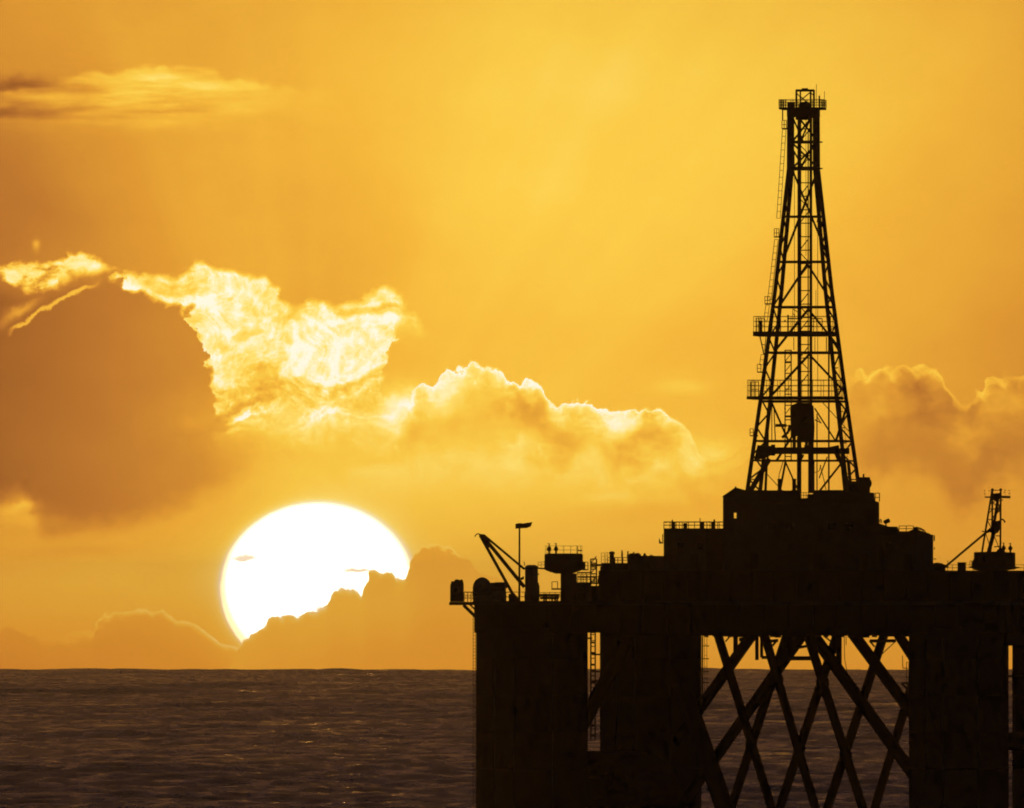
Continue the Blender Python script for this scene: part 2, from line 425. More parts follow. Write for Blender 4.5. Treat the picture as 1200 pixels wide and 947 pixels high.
def railing(parent, pts, h=1.1, step=1.6, r=0.045, rails=2, mat=None):
    """posts and rails along a polyline, one part"""
    m = MB()
    for a, b in zip(pts[:-1], pts[1:]):
        a, b = Vector(a), Vector(b); n = max(1, round((b - a).length / step))
        for i in range(n + 1):
            p = a.lerp(b, i / n); m.beam(p, p + Vector((0, 0, h)), r * 2)
        for k in range(rails):
            z = Vector((0, 0, h * (k + 1) / rails)); m.beam(a + z, b + z, r * 1.7)
    return m.build('railing', mat or M_STEEL, parent)
def ladder(parent, a, b, wdt=0.45, step=0.6, r=0.05, side=(1, 0, 0), cage=0.0, mat=None, name='ladder'):
    a, b = Vector(a), Vector(b); m = MB(); sd = Vector(side).normalized() * (wdt / 2)
    m.beam(a - sd, b - sd, r * 1.8); m.beam(a + sd, b + sd, r * 1.8)
    n = max(2, round((b - a).length / step))
    for i in range(n + 1):
        p = a.lerp(b, i / n); m.beam(p - sd, p + sd, r * 1.5)
    if cage:
        cd = Vector((sd.y, -sd.x, 0)).normalized()
        for i in range(0, n + 1, 2):
            p = a.lerp(b, i / n)
            q = [p - sd, p - sd * 1.3 - cd * cage * 0.6, p - cd * cage, p + sd * 1.3 - cd * cage * 0.6, p + sd]
            for x0, x1 in zip(q[:-1], q[1:]): m.beam(x0, x1, r * 1.5)
        for kk in (-1.3, 0.0, 1.3):
            o = sd * kk - cd * cage * (0.6 if kk else 1.0)
            m.beam(a + o, b + o, r * 1.4)
    return m.build(name, mat or M_STEEL, parent)

def rbox(u0, u1, y, d, th=TH_RIG):
    """centre and size of a turned box whose outline spans columns u0..u1"""
    wd = (u1 - u0) * ANG * (D + y)
    d = min(d, 0.7 * wd / abs(math.sin(th))) if th else d
    wx = (wd - d * abs(math.sin(th))) / math.cos(th)
    return (X((u0 + u1) / 2, y), y), wx, d

# ------------------------------------------------------------------ the sea: one sheet, curved with the earth, with swell and chop
def build_sea():
    rng = np.random.RandomState(7)
    r = 60.0; rows = []
    while r < 2600: rows.append(r); r *= 1.35
    r = 2700.0
    while r < 26500:
        rows.append(r); r += 2.6 * (r / 4000.0) ** 1.35 if r > 3700 else 60.0
    rows += [28000.0, 31000.0, 36000.0, 44000.0]
    rows = np.array(rows)
    core = np.linspace(-0.029, 0.029, 330)
    side = np.array([0.032, 0.04, 0.06, 0.1, 0.2, 0.4, 0.8, 1.2])
    ang = np.concatenate([-side[::-1], core, side])
    A, Rr = np.meshgrid(ang, rows)
    px = Rr * np.sin(A); py = Rr * np.cos(A) - D
    dr = np.gradient(rows); drow = np.repeat(dr[:, None], len(ang), 1)
    z = np.zeros_like(px)
    main = math.radians(-82)                       # swell rolls towards the camera
    comps = []
    for i in range(14):
        lam = 75 * (2.4 ** rng.rand()); comps.append((lam, main + rng.normal(0, 0.35), 0.0034 * lam * rng.uniform(0.5, 1.1)))
    for i in range(24):
        lam = 22 * (3.0 ** rng.rand()); comps.append((lam, main + rng.normal(0, 0.75), 0.0022 * lam * rng.uniform(0.5, 1.1)))
    for i in range(34):
        lam = 5 * (4.2 ** rng.rand()); comps.append((lam, main + rng.normal(0, 1.0), 0.0085 * lam * rng.uniform(0.5, 1.1)))
    for lam, a, amp in comps:
        k = 2 * math.pi / lam
        ph = (px * math.cos(a) + py * math.sin(a)) * k + rng.rand() * 6.283
        # long waves seen end-on; drop those the rows cannot carry
        f = np.clip((lam / drow - 2.2) / 2.0, 0, 1)
        s = np.sin(ph)
        z += amp * f * (s + 0.28 * np.cos(2 * ph))
    # sets: groups of higher waves
    env = 0.75 + 0.35 * np.sin(px * 0.004 + py * 0.0021 + 1.0) * np.sin(py * 0.0013 - px * 0.0017)
    z *= env * SEA_AMP
    far = np.clip((Rr - 8000) / 9000, 0, 1)           # long-crested ocean swell out towards the horizon
    for i in range(16):
        lam = 45 * (14.0 ** rng.rand())
        z += far * 0.0036 * lam ** 0.86 * np.sin(px * 6.283 / lam + py * rng.uniform(-0.006, 0.006) + rng.rand() * 6.283)
    z -= Rr ** 2 / (2 * EARTH)
    z += D ** 2 / (2 * EARTH)
    co = np.stack([px, py, z], -1).reshape(-1, 3).astype(np.float32)
    nr, nc = px.shape
    i = np.arange((nr - 1) * nc).reshape(nr - 1, nc)[:, :-1].ravel()
    q = np.stack([i, i + 1, i + nc + 1, i + nc], -1).astype(np.int32)
    me = bpy.data.meshes.new('sea')
    me.vertices.add(len(co)); me.vertices.foreach_set('co', co.ravel())
    me.loops.add(q.size); me.loops.foreach_set('vertex_index', q.ravel())
    me.polygons.add(len(q)); me.polygons.foreach_set('loop_start', np.arange(0, q.size, 4, dtype=np.int32))
    me.update(calc_edges=True); me.polygons.foreach_set('use_smooth', np.ones(len(q), dtype=bool)); me.update()
    m = bpy.data.materials.new('sea_water'); m.use_nodes = True
    nt = m.node_tree; b = nt.nodes['Principled BSDF']
    b.inputs['Base Color'].default_value = (0.012, 0.016, 0.020, 1)
    b.inputs['Roughness'].default_value = SEA_ROUGH; b.inputs['IOR'].default_value = 1.333
    tc = nt.nodes.new('ShaderNodeTexCoord')
    n1 = nt.nodes.new('ShaderNodeTexNoise'); n1.inputs['Scale'].default_value = 0.55; n1.inputs['Detail'].default_value = 3
    nt.links.new(tc.outputs['Object'], n1.inputs['Vector'])
    mp = nt.nodes.new('ShaderNodeMapping'); mp.inputs['Scale'].default_value = (1 / 7.0, 1 / 75.0, 1.0)   # gusts and rows of chop
    nt.links.new(tc.outputs['Object'], mp.inputs['Vector'])
    n2 = nt.nodes.new('ShaderNodeTexNoise'); n2.inputs['Scale'].default_value = 1.0; n2.inputs['Detail'].default_value = 5; n2.inputs['Roughness'].default_value = 0.6
    nt.links.new(mp.outputs[0], n2.inputs['Vector'])
    def mth(op, a, b):
        n = nt.nodes.new('ShaderNodeMath'); n.operation = op
        for k, x in enumerate((a, b)):
            if isinstance(x, float): n.inputs[k].default_value = x
            else: nt.links.new(x, n.inputs[k])
        return n.outputs[0]
    hgt = mth('ADD', mth('MULTIPLY', n1.outputs[0], mth('MULTIPLY', n2.outputs[0], 0.10)), mth('MULTIPLY', n2.outputs[0], 0.6))
    bp = nt.nodes.new('ShaderNodeBump'); bp.inputs['Strength'].default_value = 1.0; bp.inputs['Distance'].default_value = 0.4
    nt.links.new(hgt, bp.inputs['Height']); nt.links.new(bp.outputs[0], b.inputs['Normal'])
    rg = nt.nodes.new('ShaderNodeMapRange'); rg.inputs['From Min'].default_value = 0.3; rg.inputs['From Max'].default_value = 0.7
    rg.inputs['To Min'].default_value = SEA_ROUGH - 0.1; rg.inputs['To Max'].default_value = SEA_ROUGH + 0.15
    nt.links.new(n2.outputs[0], rg.inputs['Value']); nt.links.new(rg.outputs[0], b.inputs['Roughness'])
    me.materials.append(m)
    o = bpy.data.objects.new('sea', me); COL.objects.link(o); o['kind'] = 'structure'
    return o
build_sea()

# ------------------------------------------------------------------ the air
def build_haze():
    m = MB()
    x0, x1, y0, y1, z0, z1 = -52000, 52000, -D - 300, 46000, -200.0, 116.0
    m.hexa([(x0, y0, z0), (x1, y0, z0), (x1, y1, z0), (x0, y1, z0), (x0, y0, z1), (x1, y0, z1), (x1, y1, z1), (x0, y1, z1)])
    mat = bpy.data.materials.new('haze'); mat.use_nodes = True; nt = mat.node_tree; nt.nodes.clear()
    pv = nt.nodes.new('ShaderNodeVolumePrincipled'); out = nt.nodes.new('ShaderNodeOutputMaterial')
    pv.inputs['Color'].default_value = (0.95, 0.88, 0.80, 1); pv.inputs['Density'].default_value = HAZE
    pv.inputs['Anisotropy'].default_value = HAZE_G
    nt.links.new(pv.outputs[0], out.inputs['Volume'])
    o = m.build('haze', mat); o['kind'] = 'stuff'; o['label'] = 'thin warm sea haze filling the air'
    return o
build_haze()

# ------------------------------------------------------------------ the semi-submersible platform
L2 = 57.3 / 2
plat = thing('drilling_platform', (CX, 0, 0), 'huge dark semi-submersible drilling platform on fat columns and crossed braces in the sea', 'platform')

def hull_box(lx0, lx1, ly0, ly1, v0, v1, name, mat, parent=plat):
    m = MB(); c = [(lx0, ly0), (lx1, ly0), (lx1, ly1), (lx0, ly1)]
    m.hexa([RL(a, b, Z(v1)) for a, b in c] + [RL(a, b, Z(v0)) for a, b in c])
    return m.build(name, mat, parent)
HS = 34.55
lower_deck = hull_box(-HS, HS, -HS, HS, 705.5, 741, 'lower_deck', M_HULL)
upper_deck = hull_box(-20.0, HS - 0.3, -27.5, 27.5, 669, 705.4, 'upper_deck', M_HULL)
# plating stiffeners round the decks (vertical frames standing proud of the shell)
def stiffeners(part, hx0, hx1, hy, v0, v1, step):
    m = MB()
    x = hx0 + step
    while x < hx1 - 0.5:
        for yy in (-hy,):
            a = RL(x, yy - 0.08, Z(v0)); b = RL(x, yy - 0.08, Z(v1)); m.beam(a, b, 0.22, 0.18)
        x += step
    y = -hy + step
    while y < hy:
        m.beam(RL(hx1 + 0.08, y, Z(v0)), RL(hx1 + 0.08, y, Z(v1)), 0.22, 0.18); y += step
    o = m.build('stiffener_frames', M_HULL, part); o['kind'] = 'stuff'; return o
stiffeners(lower_deck, -HS, HS, HS, 707, 740, 3.2)
stiffeners(upper_deck, -20, HS - 0.3, 27.5, 671, 704, 2.9)
m = MB()
for a, b in (((-HS, -HS), (HS, -HS)), ((HS, -HS), (HS, HS)), ((-HS, -HS), (-HS, HS))):
    m.beam(RL(*a, Z(706.5)) + Vector((0, -0.1, 0)), RL(*b, Z(706.5)) + Vector((0, -0.1, 0)), 0.4, 0.5)
m.build('fender_rail', M_STEEL, lower_deck)

# columns: left near, left far, right near, right far
cols = [(623.5, 65.4, -L2, -L2), (762.5, 59.5, -L2, L2), (1123.5, 58.5, L2, -L2), (1246.5, 60.3, L2, L2)]
COLC = []
for cu_, rp, lx, ly in cols:
    y = RL(lx, ly, 0).y; x = X(cu_, y); r = rp * ANG * (D + y)
    prof = [(r, -4.0), (r, Z(900, y))]
    for vv in (900, 858, 815, 772):
        zz = Z(vv, y); prof += [(r - 0.001, zz - 0.1), (r + 0.03, zz), (r - 0.001, zz + 0.1)]
    prof += [(r, Z(736, y))]
    c = MB().lathe((x, y), prof, 48).build('column', M_HULL, plat, smooth=True)
    COLC.append((x, y, r))
    # vertical fender strips down the column
    mm = MB()
    for t in (-2.3, -1.9, -1.2):
        px_, py_ = x + (r + 0.06) * math.cos(t), y + (r + 0.06) * math.sin(t)
        mm.beam((px_, py_, 1.0), (px_, py_, Z(748, y)), 0.16, 0.16)
    mm.build('fender_strip', M_STEEL, c)

# wider shoulder at the foot joining the two left columns, and bracing pipe across the right gap
xa, ya, ra = COLC[0]; xb, yb, rb = COLC[1]
MB().tube((xa, ya, Z(918, ya) - 1.0), (xb, yb, Z(918, yb) - 1.0), 5.2, 28).build('cross_pipe', M_HULL, plat, smooth=True)
xc, yc, rc = COLC[2]; xd, yd, rd = COLC[3]
MB().tube((xc, yc, Z(868, 0)), (xd, yd, Z(868, 0)), 1.15, 20).build('cross_pipe', M_HULL, plat, smooth=True)
MB().tube((xc, yc, Z(792, 0)), (xd, yd, Z(792, 0)), 0.12, 8).build('cross_pipe', M_HULL, plat, smooth=True)
# slanting brace seen in the slit between the left columns
MB().tube(W(733, 756, 2.0), W(655, 899, -8.0), 0.95, 20).build('brace', M_HULL, plat, smooth=True)

# crossed braces under the deck: (u, v) at two points of the axis, half width in px, depth family
TANR = math.tan(TH_RIG)
def bdepth(uu, y0): return y0 - (uu - CU) * S * TANR
def brace(p, q, hw, y0, v0=738.0, v1=1112.0, yend=None):
    (ua, va), (ub, vb) = p, q
    k = (ub - ua) / (vb - va)
    a = (ua + (v0 - va) * k, v0); b = (ua + (v1 - va) * k, v1)
    yb_ = bdepth(b[0], y0) if yend is None else yend
    MB().tube(W(a[0], a[1], bdepth(a[0], y0)), W(b[0], b[1], yb_), hw * S, 20).build('brace', M_HULL, plat, smooth=True)
brace((877, 750), (821, 829), 6.6, 3.0, v1=895, yend=COLC[1][1])          # heavy ones run into the columns
brace((936, 750), (837, 890), 6.6, 0.0, v1=965, yend=COLC[1][1])
brace((957, 750), (1064.6, 900), 7.2, 0.0, v1=940, yend=COLC[2][1])
brace((1005, 750), (1065, 831), 6.8, 3.0, v1=880, yend=COLC[2][1])
brace((1053, 744), (1067, 766), 6.0, 6.0, v1=820, yend=COLC[2][1])
for p, q, hw in [((843.5, 751), (903.5, 945), 5.2), ((898, 751), (955, 945), 5.2), ((948, 749), (1011, 947), 5.4)]:
    brace(p, q, hw, -15.0)
brace((812, 841), (849, 947), 11.0, -15.0, v0=800)
for p, q, hw in [((917, 760), (857, 946), 5.4), ((975, 762), (913.6, 947), 5.4), ((1033.5, 751), (969.5, 947), 5.4), ((1063, 821), (1025, 947), 5.2)]:
    brace(p, q, hw, 15.0)
# gusset collars where the braces cross
for gu, gv, gr in [(936.5, 876, 7.2), (991, 886, 7.4), (880, 872, 6.6), (910, 797, 8.2), (964, 800, 7.6)]:
    MB().lathe((X(gu, 0), 0.0), [(gr * S * 0.75, Z(gv + 7)), (gr * S, Z(gv + 2.5)), (gr * S, Z(gv - 2.5)), (gr * S * 0.75, Z(gv - 7))], 18).build('brace_node', M_HULL, plat, smooth=True)
    MB().tube(W(gu, gv, bdepth(gu, -15)), W(gu, gv, bdepth(gu, 15)), gr * S * 0.55, 12).build('brace_strut', M_HULL, plat, smooth=True)

# hanging beams, pipes and walkways under the deck
def under(name, pts, w, y=0.0, mat=M_STEEL):
    m = MB()
    for a, b in zip(pts[:-1], pts[1:]): m.beam(W(*a, y), W(*b, y), w)
    return m.build(name, mat, plat)
under('hanging_beam', [(925, 771.5), (958, 771.5)], 0.55, -6)
under('hanging_beam', [(926, 741), (926.5, 773)], 0.7, -6)
under('hanging_beam', [(955, 741), (955.5, 773)], 0.7, -6)
under('hanging_beam', [(930, 760), (952, 756), (956, 757)], 0.35, -6)
under('drain_pipe', [(887, 741), (887, 773.6)], 0.46, -4)
under('drain_pipe', [(892.5, 741), (892.5, 770.5), (902, 770.5)], 0.40, -4)
under('drain_pipe', [(983, 741), (983, 779)], 0.75, -4)
under('cable', [(989.2, 741), (989.8, 772), (993, 790)], 0.09, -3, M_DARK)
under('cable', [(991.3, 741), (991.5, 756)], 0.09, -3, M_DARK)
under('hanging_beam', [(862, 741), (862, 765), (866, 768)], 0.6, 2)
under('hanging_beam', [(866, 749.6), (872, 749)], 0.5, 2)
under('hanging_beam', [(850, 752), (856, 745)], 0.2, 2)
under('hanging_beam', [(902, 751.5), (912, 750.5)], 0.4, 2)
under('hanging_beam', [(905, 757), (910, 751)], 0.3, 2)
under('hanging_beam', [(1019, 751.2), (1050, 751)], 0.42, 4)
under('hanging_beam', [(1019, 751), (1025, 758)], 0.22, 4)
under('hanging_beam', [(1032, 768), (1048, 753)], 0.12, 4)
under('hanging_beam', [(965, 745), (974, 752)], 0.2, 4)
# shallow girders hanging under the plating, uneven edge against the sky
m = MB()
rng = random.Random(4)
for i in range(26):
    uu = 826 + i * 9.3 + rng.uniform(-2, 2)
    m.beam(W(uu, 744.5, -6), W(uu + rng.uniform(5, 9), 744.5, -6), 0.6, rng.choice((0.35, 0.5, 0.62)))
o = m.build('under_girders', M_STEEL, lower_deck); o['kind'] = 'stuff'
hull_box(-21.0, 22.5, -20, 20, 741, 744.6, 'under_deck_tray', M_HULL)
hull_box(24, HS, -30, 30, 741, 756, 'under_deck_tray', M_HULL)
under('deck_knee', [(687, 737.0), (706, 737.5)], 0.9, 0)

# ladders on the columns
ladder(plat, W(827, 820, -3), W(827, 742, -3), 0.30, 1.55, 0.035)
m = MB()
for vv in (757, 772, 787, 800): m.beam(W(823, vv, -3), W(831, vv, -3), 0.12)
m.beam(W(823.2, 745, -3), W(823.2, 822, -3), 0.18)
m.build('ladder_bracket', M_STEEL, plat)
ladder(plat, W(695.0, 868, 4), W(695.0, 730, 4), 0.5, 0.75, 0.075)
m = MB()
for vv in (741, 753, 766, 779, 786, 800, 814, 826, 838, 850, 862):
    m.beam(W(691.6, vv, 4), W(698.2, vv, 4), 0.24)
for vv, u1 in ((767, 704), (787, 704), (798, 704), (748, 688)): m.beam(W(694, vv, 4), W(u1, vv, 4), 0.22)
for uu in (691.8, 698.0): m.beam(W(uu, 738, 4), W(uu, 865, 4), 0.08)
m.build('ladder_cage', M_STEEL, plat)
ladder(plat, W(1063.6, 802, -5), W(1063.6, 776, -5), 0.3, 0.9, 0.05)
under('landing', [(1056.5, 800.5), (1064, 800.5), (1066, 806)], 0.25, -5)
under('landing', [(1056.5, 801), (1064, 808)], 0.25, -5)
under('landing', [(1057.5, 768), (1058, 783), (1064, 783)], 0.1, -5)
# ladder and fender down the outer left edge
xl = xa - ra - 0.28
ladder(plat, (xl + 0.05, ya - 0.5, 2.0), (xl + 0.05, ya - 0.5, Z(722, ya)), 0.34, 0.42, 0.04)

# handrails on the lower deck edge
def drail(us, vv, y, h=1.1, step=1.1, **k): return railing(plat, [W(a, vv, y) for a in us], h, step, **k)
drail((544, 600), 705.2, -13, 1.2, 0.9)
drail((593, 615), 704.8, -9, 1.2, 0.75)
drail((631, 657), 704.8, -4, 1.15, 0.8)
drail((1104, 1200, 1290), 668.8, -17, 0.75, 1.3, r=0.035)

# ------------------------------------------------------------------ left end: outrigger platform, cabin, domes
brk = thing('outrigger_platform', W(540, 709, ya), 'small bracketed outrigger platform hanging off the top of the left column', 'platform')
MB().box((X(542, ya), ya), 31 * S, 4.2, Z(709.2, ya), Z(705.4, ya), 0.0).build('deck_plate', M_STEEL, brk)
for dy_ in (-1.7, 1.7):
    MB().beam(W(543, 709, ya + dy_), W(557.5, 723, ya + dy_), 0.42).build('bracket', M_STEEL, brk)
    MB().beam(W(551, 709, ya + dy_), W(557.5, 715, ya + dy_), 0.22).build('bracket', M_STEEL, brk)
railing(brk, [W(544, 705.2, ya - 1.9), W(556, 705.2, ya - 1.9)], 1.25, 0.5, rails=3)

cab = thing('lookout_cabin', W(535.5, 705, ya), 'small lookout cabin with pale window at the tip of the outrigger platform', 'cabin')
MB().box((X(535.6, ya), ya), 15.6 * S, 3.0, Z(705.3, ya), Z(684.5, ya), 0.0).build('wall', M_HOUSE, cab)
MB().box((X(535.9, ya), ya), 15.0 * S, 2.8, Z(684.5, ya), Z(681.2, ya), 0.0, 0.92).build('roof', M_ROOF, cab)
MB().box((X(528.2, ya), ya), 1.4 * S, 2.2, Z(704, ya), Z(686.5, ya), 0.0).build('side_locker', M_HOUSE, cab)
wn = MB().box((X(534.6, ya), ya - 1.53), 6.0 * S, 0.08, Z(696, ya), Z(688, ya), 0.0).build('window', M_PALE, cab)
MB().box((X(534.6, ya), ya - 1.58), 4.8 * S, 0.05, Z(695.3, ya), Z(688.7, ya), 0.0).build('pane', M_GLASS, wn)
MB().lathe((X(535.6, ya), ya), [(0.34, Z(681.3, ya)), (0.34, Z(680, ya)), (0.16, Z(679, ya))], 12).build('roof_vent', M_DARK, cab)
MB().lathe((X(540.6, ya), ya), [(0.2, Z(681.3, ya)), (0.22, Z(679.6, ya)), (0.1, Z(679.2, ya))], 10).build('roof_vent', M_DARK, cab)

def dome_thing(u0, u1, vt, vb, y, label, name, flat):
    c = (X((u0 + u1) / 2, y), y); r = (u1 - u0) / 2 * S; zb, zt = Z(vb, y), Z(vt, y)
    t = thing(name, (c[0], c[1], zb), label, 'lifeboat' if not flat else 'winch', None)
    prof = [(r * 0.93, zb), (r, zb + 0.35), (r, zb + 0.55 * (zt - zb))]
    n = 8
    for i in range(1, n + 1):
        a = i / n * math.pi / 2 * 0.97
        prof.append((r * math.cos(a), zb + 0.55 * (zt - zb) + 0.45 * (zt - zb) * math.sin(a)))
    MB().lathe(c, prof, 28).build('shell', M_PALE, t, smooth=True)
    MB().lathe(c, [(r * 1.0, zb + 0.9), (r * 1.045, zb + 1.0), (r * 1.045, zb + 1.15), (r * 1.0, zb + 1.25)], 28).build('fender_band', M_DARK, t)
    MB().box((c[0] + 0.2, c[1] - r * 0.97), 0.7, 0.12, zb + 1.4, zb + 2.3, 0.0).build('hatch', M_DOOR, t)
    return t
dome_thing(554, 576, 676.5, 705.4, ya + 0.6, 'round-topped escape capsule, larger of the pair of humps at the left deck edge', 'escape_capsule', False)
t = thing('anchor_winch', W(584, 705, ya + 1.5), 'squat square-shouldered winch housing beside the round-topped capsule', 'winch')
c, sx, sy = rbox(573, 593, ya + 1.5, 2.2)
MB().box(c, sx, sy, Z(705.4, c[1]), Z(689.5, c[1])).build('housing', M_PALE, t)
MB().tube(W(575, 687.5, c[1] - 1.0), W(591, 687.5, c[1] - 1.0), 0.52, 16).build('drum', M_DARK, t, smooth=True)
MB().box((X(587, c[1]), c[1]), 11 * S, 1.6, Z(689.5, c[1]), Z(682.2, c[1]), TH_RIG, 0.9).build('gear_case', M_PALE, t)
MB().box((X(578, c[1]), c[1]), 5 * S, 1.4, Z(689.5, c[1]), Z(683.5, c[1])).build('motor', M_PALE, t)

# davit crane
yd_ = -12.0
t = thing('davit_crane', W(603.5, 704, yd_), 'slim leaning A-frame boom with curved tip at the left deck edge', 'crane')
MB().tube(W(562.5, 627, yd_), W(603.5, 701, yd_), 0.21, 10).build('boom', M_CRANE, t, smooth=True)
MB().tube(W(565.5, 628, yd_ + 0.5), W(614.5, 688, yd_ + 1.6), 0.24, 10).build('boom', M_CRANE, t, smooth=True)
MB().tube(W(567, 627.2, yd_), W(614.5, 667, yd_ + 1.6), 0.15, 10).build('stay', M_CRANE, t, smooth=True)
MB().prism([W(560, 625.6, yd_ - 0.25), W(567.6, 626.2, yd_ - 0.25), W(575, 641, yd_ - 0.25), W(572, 642.5, yd_ - 0.25), W(563, 628, yd_ - 0.25)], (0, 0.5, 0)).build('boom_head', M_CRANE, t)
MB().path([W(562.5, 626.2, yd_), W(560, 625.3, yd_), W(558, 626.5, yd_), W(556.4, 629, yd_)], 0.08).build('tip_hook', M_CRANE, t)
MB().prism([W(596, 705.4, yd_ - 0.6), W(611, 705.4, yd_ - 0.6), W(604, 696.5, yd_ - 0.6), W(599, 692, yd_ - 0.6)], (0, 1.2, 0)).build('foot', M_CRANE, t)
MB().box((X(599.5, yd_), yd_), 7 * S, 1.3, Z(705.4, yd_), Z(696, yd_), 0.0).build('winch_box', M_DARK, t)

# floodlight mast
ym = -10.0
t = thing('floodlight_mast', W(608.7, 705, ym), 'tall thin floodlight mast with tilted lamp bank between crane and tank', 'mast')
MB().tube(W(608.6, 705.4, ym), W(608.8, 618, ym), 0.14, 10, 0.11).build('pole', M_STEEL, t, smooth=True)
MB().prism([W(604, 614, ym - 0.5), W(608, 613, ym - 0.5), W(615, 613.6, ym - 0.5), W(617, 618.8, ym - 0.5), (W(604, 619.6, ym - 0.5))], (0, 1.0, 0)).build('lamp_bracket', M_DARK, t)
for i, (a, b) in enumerate(((604.5, 608), (608.6, 612.5), (613, 616.5))):
    MB().prism([W(a, 614.5, ym - 0.75), W(b, 613.9, ym - 0.75), W(b, 618.6, ym - 0.75), W(a, 619.2, ym - 0.75)], (0, 0.28, 0)).build('lamp', M_DARK, t)
MB().prism([W(614, 613.2, ym - 0.4), W(624, 611.8, ym - 0.4), W(621.8, 617.4, ym - 0.4), W(617, 619, ym - 0.4)], (0, 0.8, 0)).build('lamp', M_DARK, t)
MB().prism([W(609.8, 677.5, ym - 0.2), W(613.8, 675.0, ym - 0.2), W(613.8, 678.8, ym - 0.2), W(610.4, 680, ym - 0.2)], (0, 0.4, 0)).build('junction_box', M_DARK, t)

# tank
yt = -7.0
t = thing('storage_tank', W(622.8, 705, yt), 'upright pale cylindrical tank with dished top between mast and round tower', 'tank')
c = (X(622.8, yt), yt); r = 7.6 * S
MB().lathe(c, [(r, Z(705.4, yt)), (r, Z(665, yt)), (r * 0.93, Z(663.4, yt)), (r * 0.6, Z(662.2, yt)), (r * 0.2, Z(662, yt))], 28).build('shell', M_PALE, t, smooth=True)
MB().lathe(c, [(r * 1.0, Z(666.6, yt)), (r * 1.08, Z(666.3, yt)), (r * 1.08, Z(665.4, yt)), (r * 1.0, Z(665, yt))], 28).build('rim', M_STEEL, t)
MB().path([W(629.5, 665.8, yt), W(640, 666.6, yt)], 0.11).build('pipe', M_STEEL, t)
MB().path([W(631.2, 704, yt), W(631.2, 686, yt), W(630, 684, yt)], 0.12).build('pipe', M_STEEL, t)
MB().path([W(614.6, 663, yt), W(614.6, 659, yt), W(613.8, 658.6, yt)], 0.05).build('vent_pipe', M_STEEL, t)
for vv in (672, 683):
    MB().box((X(630.9, yt), yt), 1.4 * S, 0.3, Z(vv + 2, yt), Z(vv, yt), 0).build('bracket', M_STEEL, t)

# round tower (crane pedestal) with drum top
yp = 0.0
t = thing('round_tower', W(666.5, 705, yp), 'mushroom-shaped round tower, wide drum on a thick stem, left of the stacks', 'tower')
c = (X(666.5, yp), yp)
MB().lathe(c, [(9.6 * S, Z(705.4)), (9.6 * S, Z(672))], 28).build('stem', M_HOUSE, t, smooth=True)
cd_ = (X(660.6, yp), yp)
drum = MB().lathe(cd_, [(9.5 * S, Z(672.4)), (19 * S, Z(669.2)), (22.4 * S, Z(667.6)), (22.6 * S, Z(650.2)), (21.5 * S, Z(649.2)), (2, Z(648.6))], 36).build('drum', M_HOUSE, t, smooth=True)
MB().lathe(cd_, [(22.6 * S, Z(658.6)), (22.9 * S, Z(658.3)), (22.9 * S, Z(657.6)), (22.6 * S, Z(657.3))], 36).build('weld_band', M_STEEL, drum)
rp_ = [Vector((cd_[0] + 21.5 * S * math.cos(a), cd_[1] + 21.5 * S * math.sin(a), Z(649.3))) for a in (2 * math.pi * i / 16 for i in range(17))]
railing(t, rp_, 1.05, 1.3, 0.022)
MB().beam(W(677, 649.5, 0), W(677, 639.8, 0), 0.1).build('post', M_STEEL, t)
MB().beam(W(677, 645.3, 0), W(682.4, 645.5, 0), 0.12).build('arm', M_STEEL, t)
MB().box((X(685.5), 0.0), 8 * S, 1.2, Z(668.4), Z(667.0), 0.0).build('side_platform', M_STEEL, t)
MB().box((X(684.3), 0.0), 3.4 * S, 1.0, Z(667), Z(658.8), 0.0).build('side_box', M_DARK, t)
railing(t, [W(683, 667, -0.5), W(689, 667, -0.5)], 0.9, 0.55, 0.05)
railing(t, [W(630.5, 665.5, 0.4), W(638, 665.5, 0.4)], 0.75, 0.4, 0.03)
MB().box((X(651.8), -0.5), 11 * S, 1.1, Z(691.2), Z(689.4), 0.0).build('side_platform', M_STEEL, t)
railing(t, [W(646.8, 689.5, -1.0), W(653.4, 689.5, -1.0)], 0.85, 0.5, 0.05, 1)
def fitting(uu, vb, vt, y, label, grp):
    c = (X(uu, y), y); h = Z(vt, y) - Z(vb, y); b = Z(vb, y)
    t = thing('deck_vent', (c[0], c[1], b), label, 'vent', grp)
    MB().lathe(c, [(0.13, b), (0.12, b + h * 0.22), (0.26, b + h * 0.34), (0.27, b + h * 0.52), (0.13, b + h * 0.68), (0.07, b + h * 0.74), (0.07, b + h * 0.9), (0.12, b + h * 0.97), (0.04, b + h)], 12).build('body', M_DARK, t, smooth=True)
    MB().beam((c[0], c[1], b + h * 0.94), (c[0] - 0.22, c[1], b + h), 0.06).build('cowl', M_DARK, t)
    return t
fitting(643.5, 649.0, 636.8, -0.4, 'bulbous vent nearer the left rim of the drum-topped round tower', 'vents on the drum roof')
fitting(651.6, 649.0, 636.6, 0.3, 'bulbous vent second from the left rim of the drum-topped round tower', 'vents on the drum roof')

# clutter of pipes and valves at the tower's foot
t = thing('pipe_manifold', W(644, 705, -3), 'low run of pipes and valves between tank and round tower', 'pipes')
for k, (a, b, vv) in enumerate(((632, 656, 697.5), (633, 655, 700.8))):
    MB().tube(W(a, vv, -3), W(b, vv, -3), 0.17, 8).build('pipe', M_STEEL, t)
for uu in (637.5, 640, 647, 650.5, 653):
    MB().box((X(uu, -3), -3), 2.2 * S, 0.5, Z(705.4, -3), Z(694.6 + (uu * 7 % 3), -3), 0).build('valve', M_DARK, t)

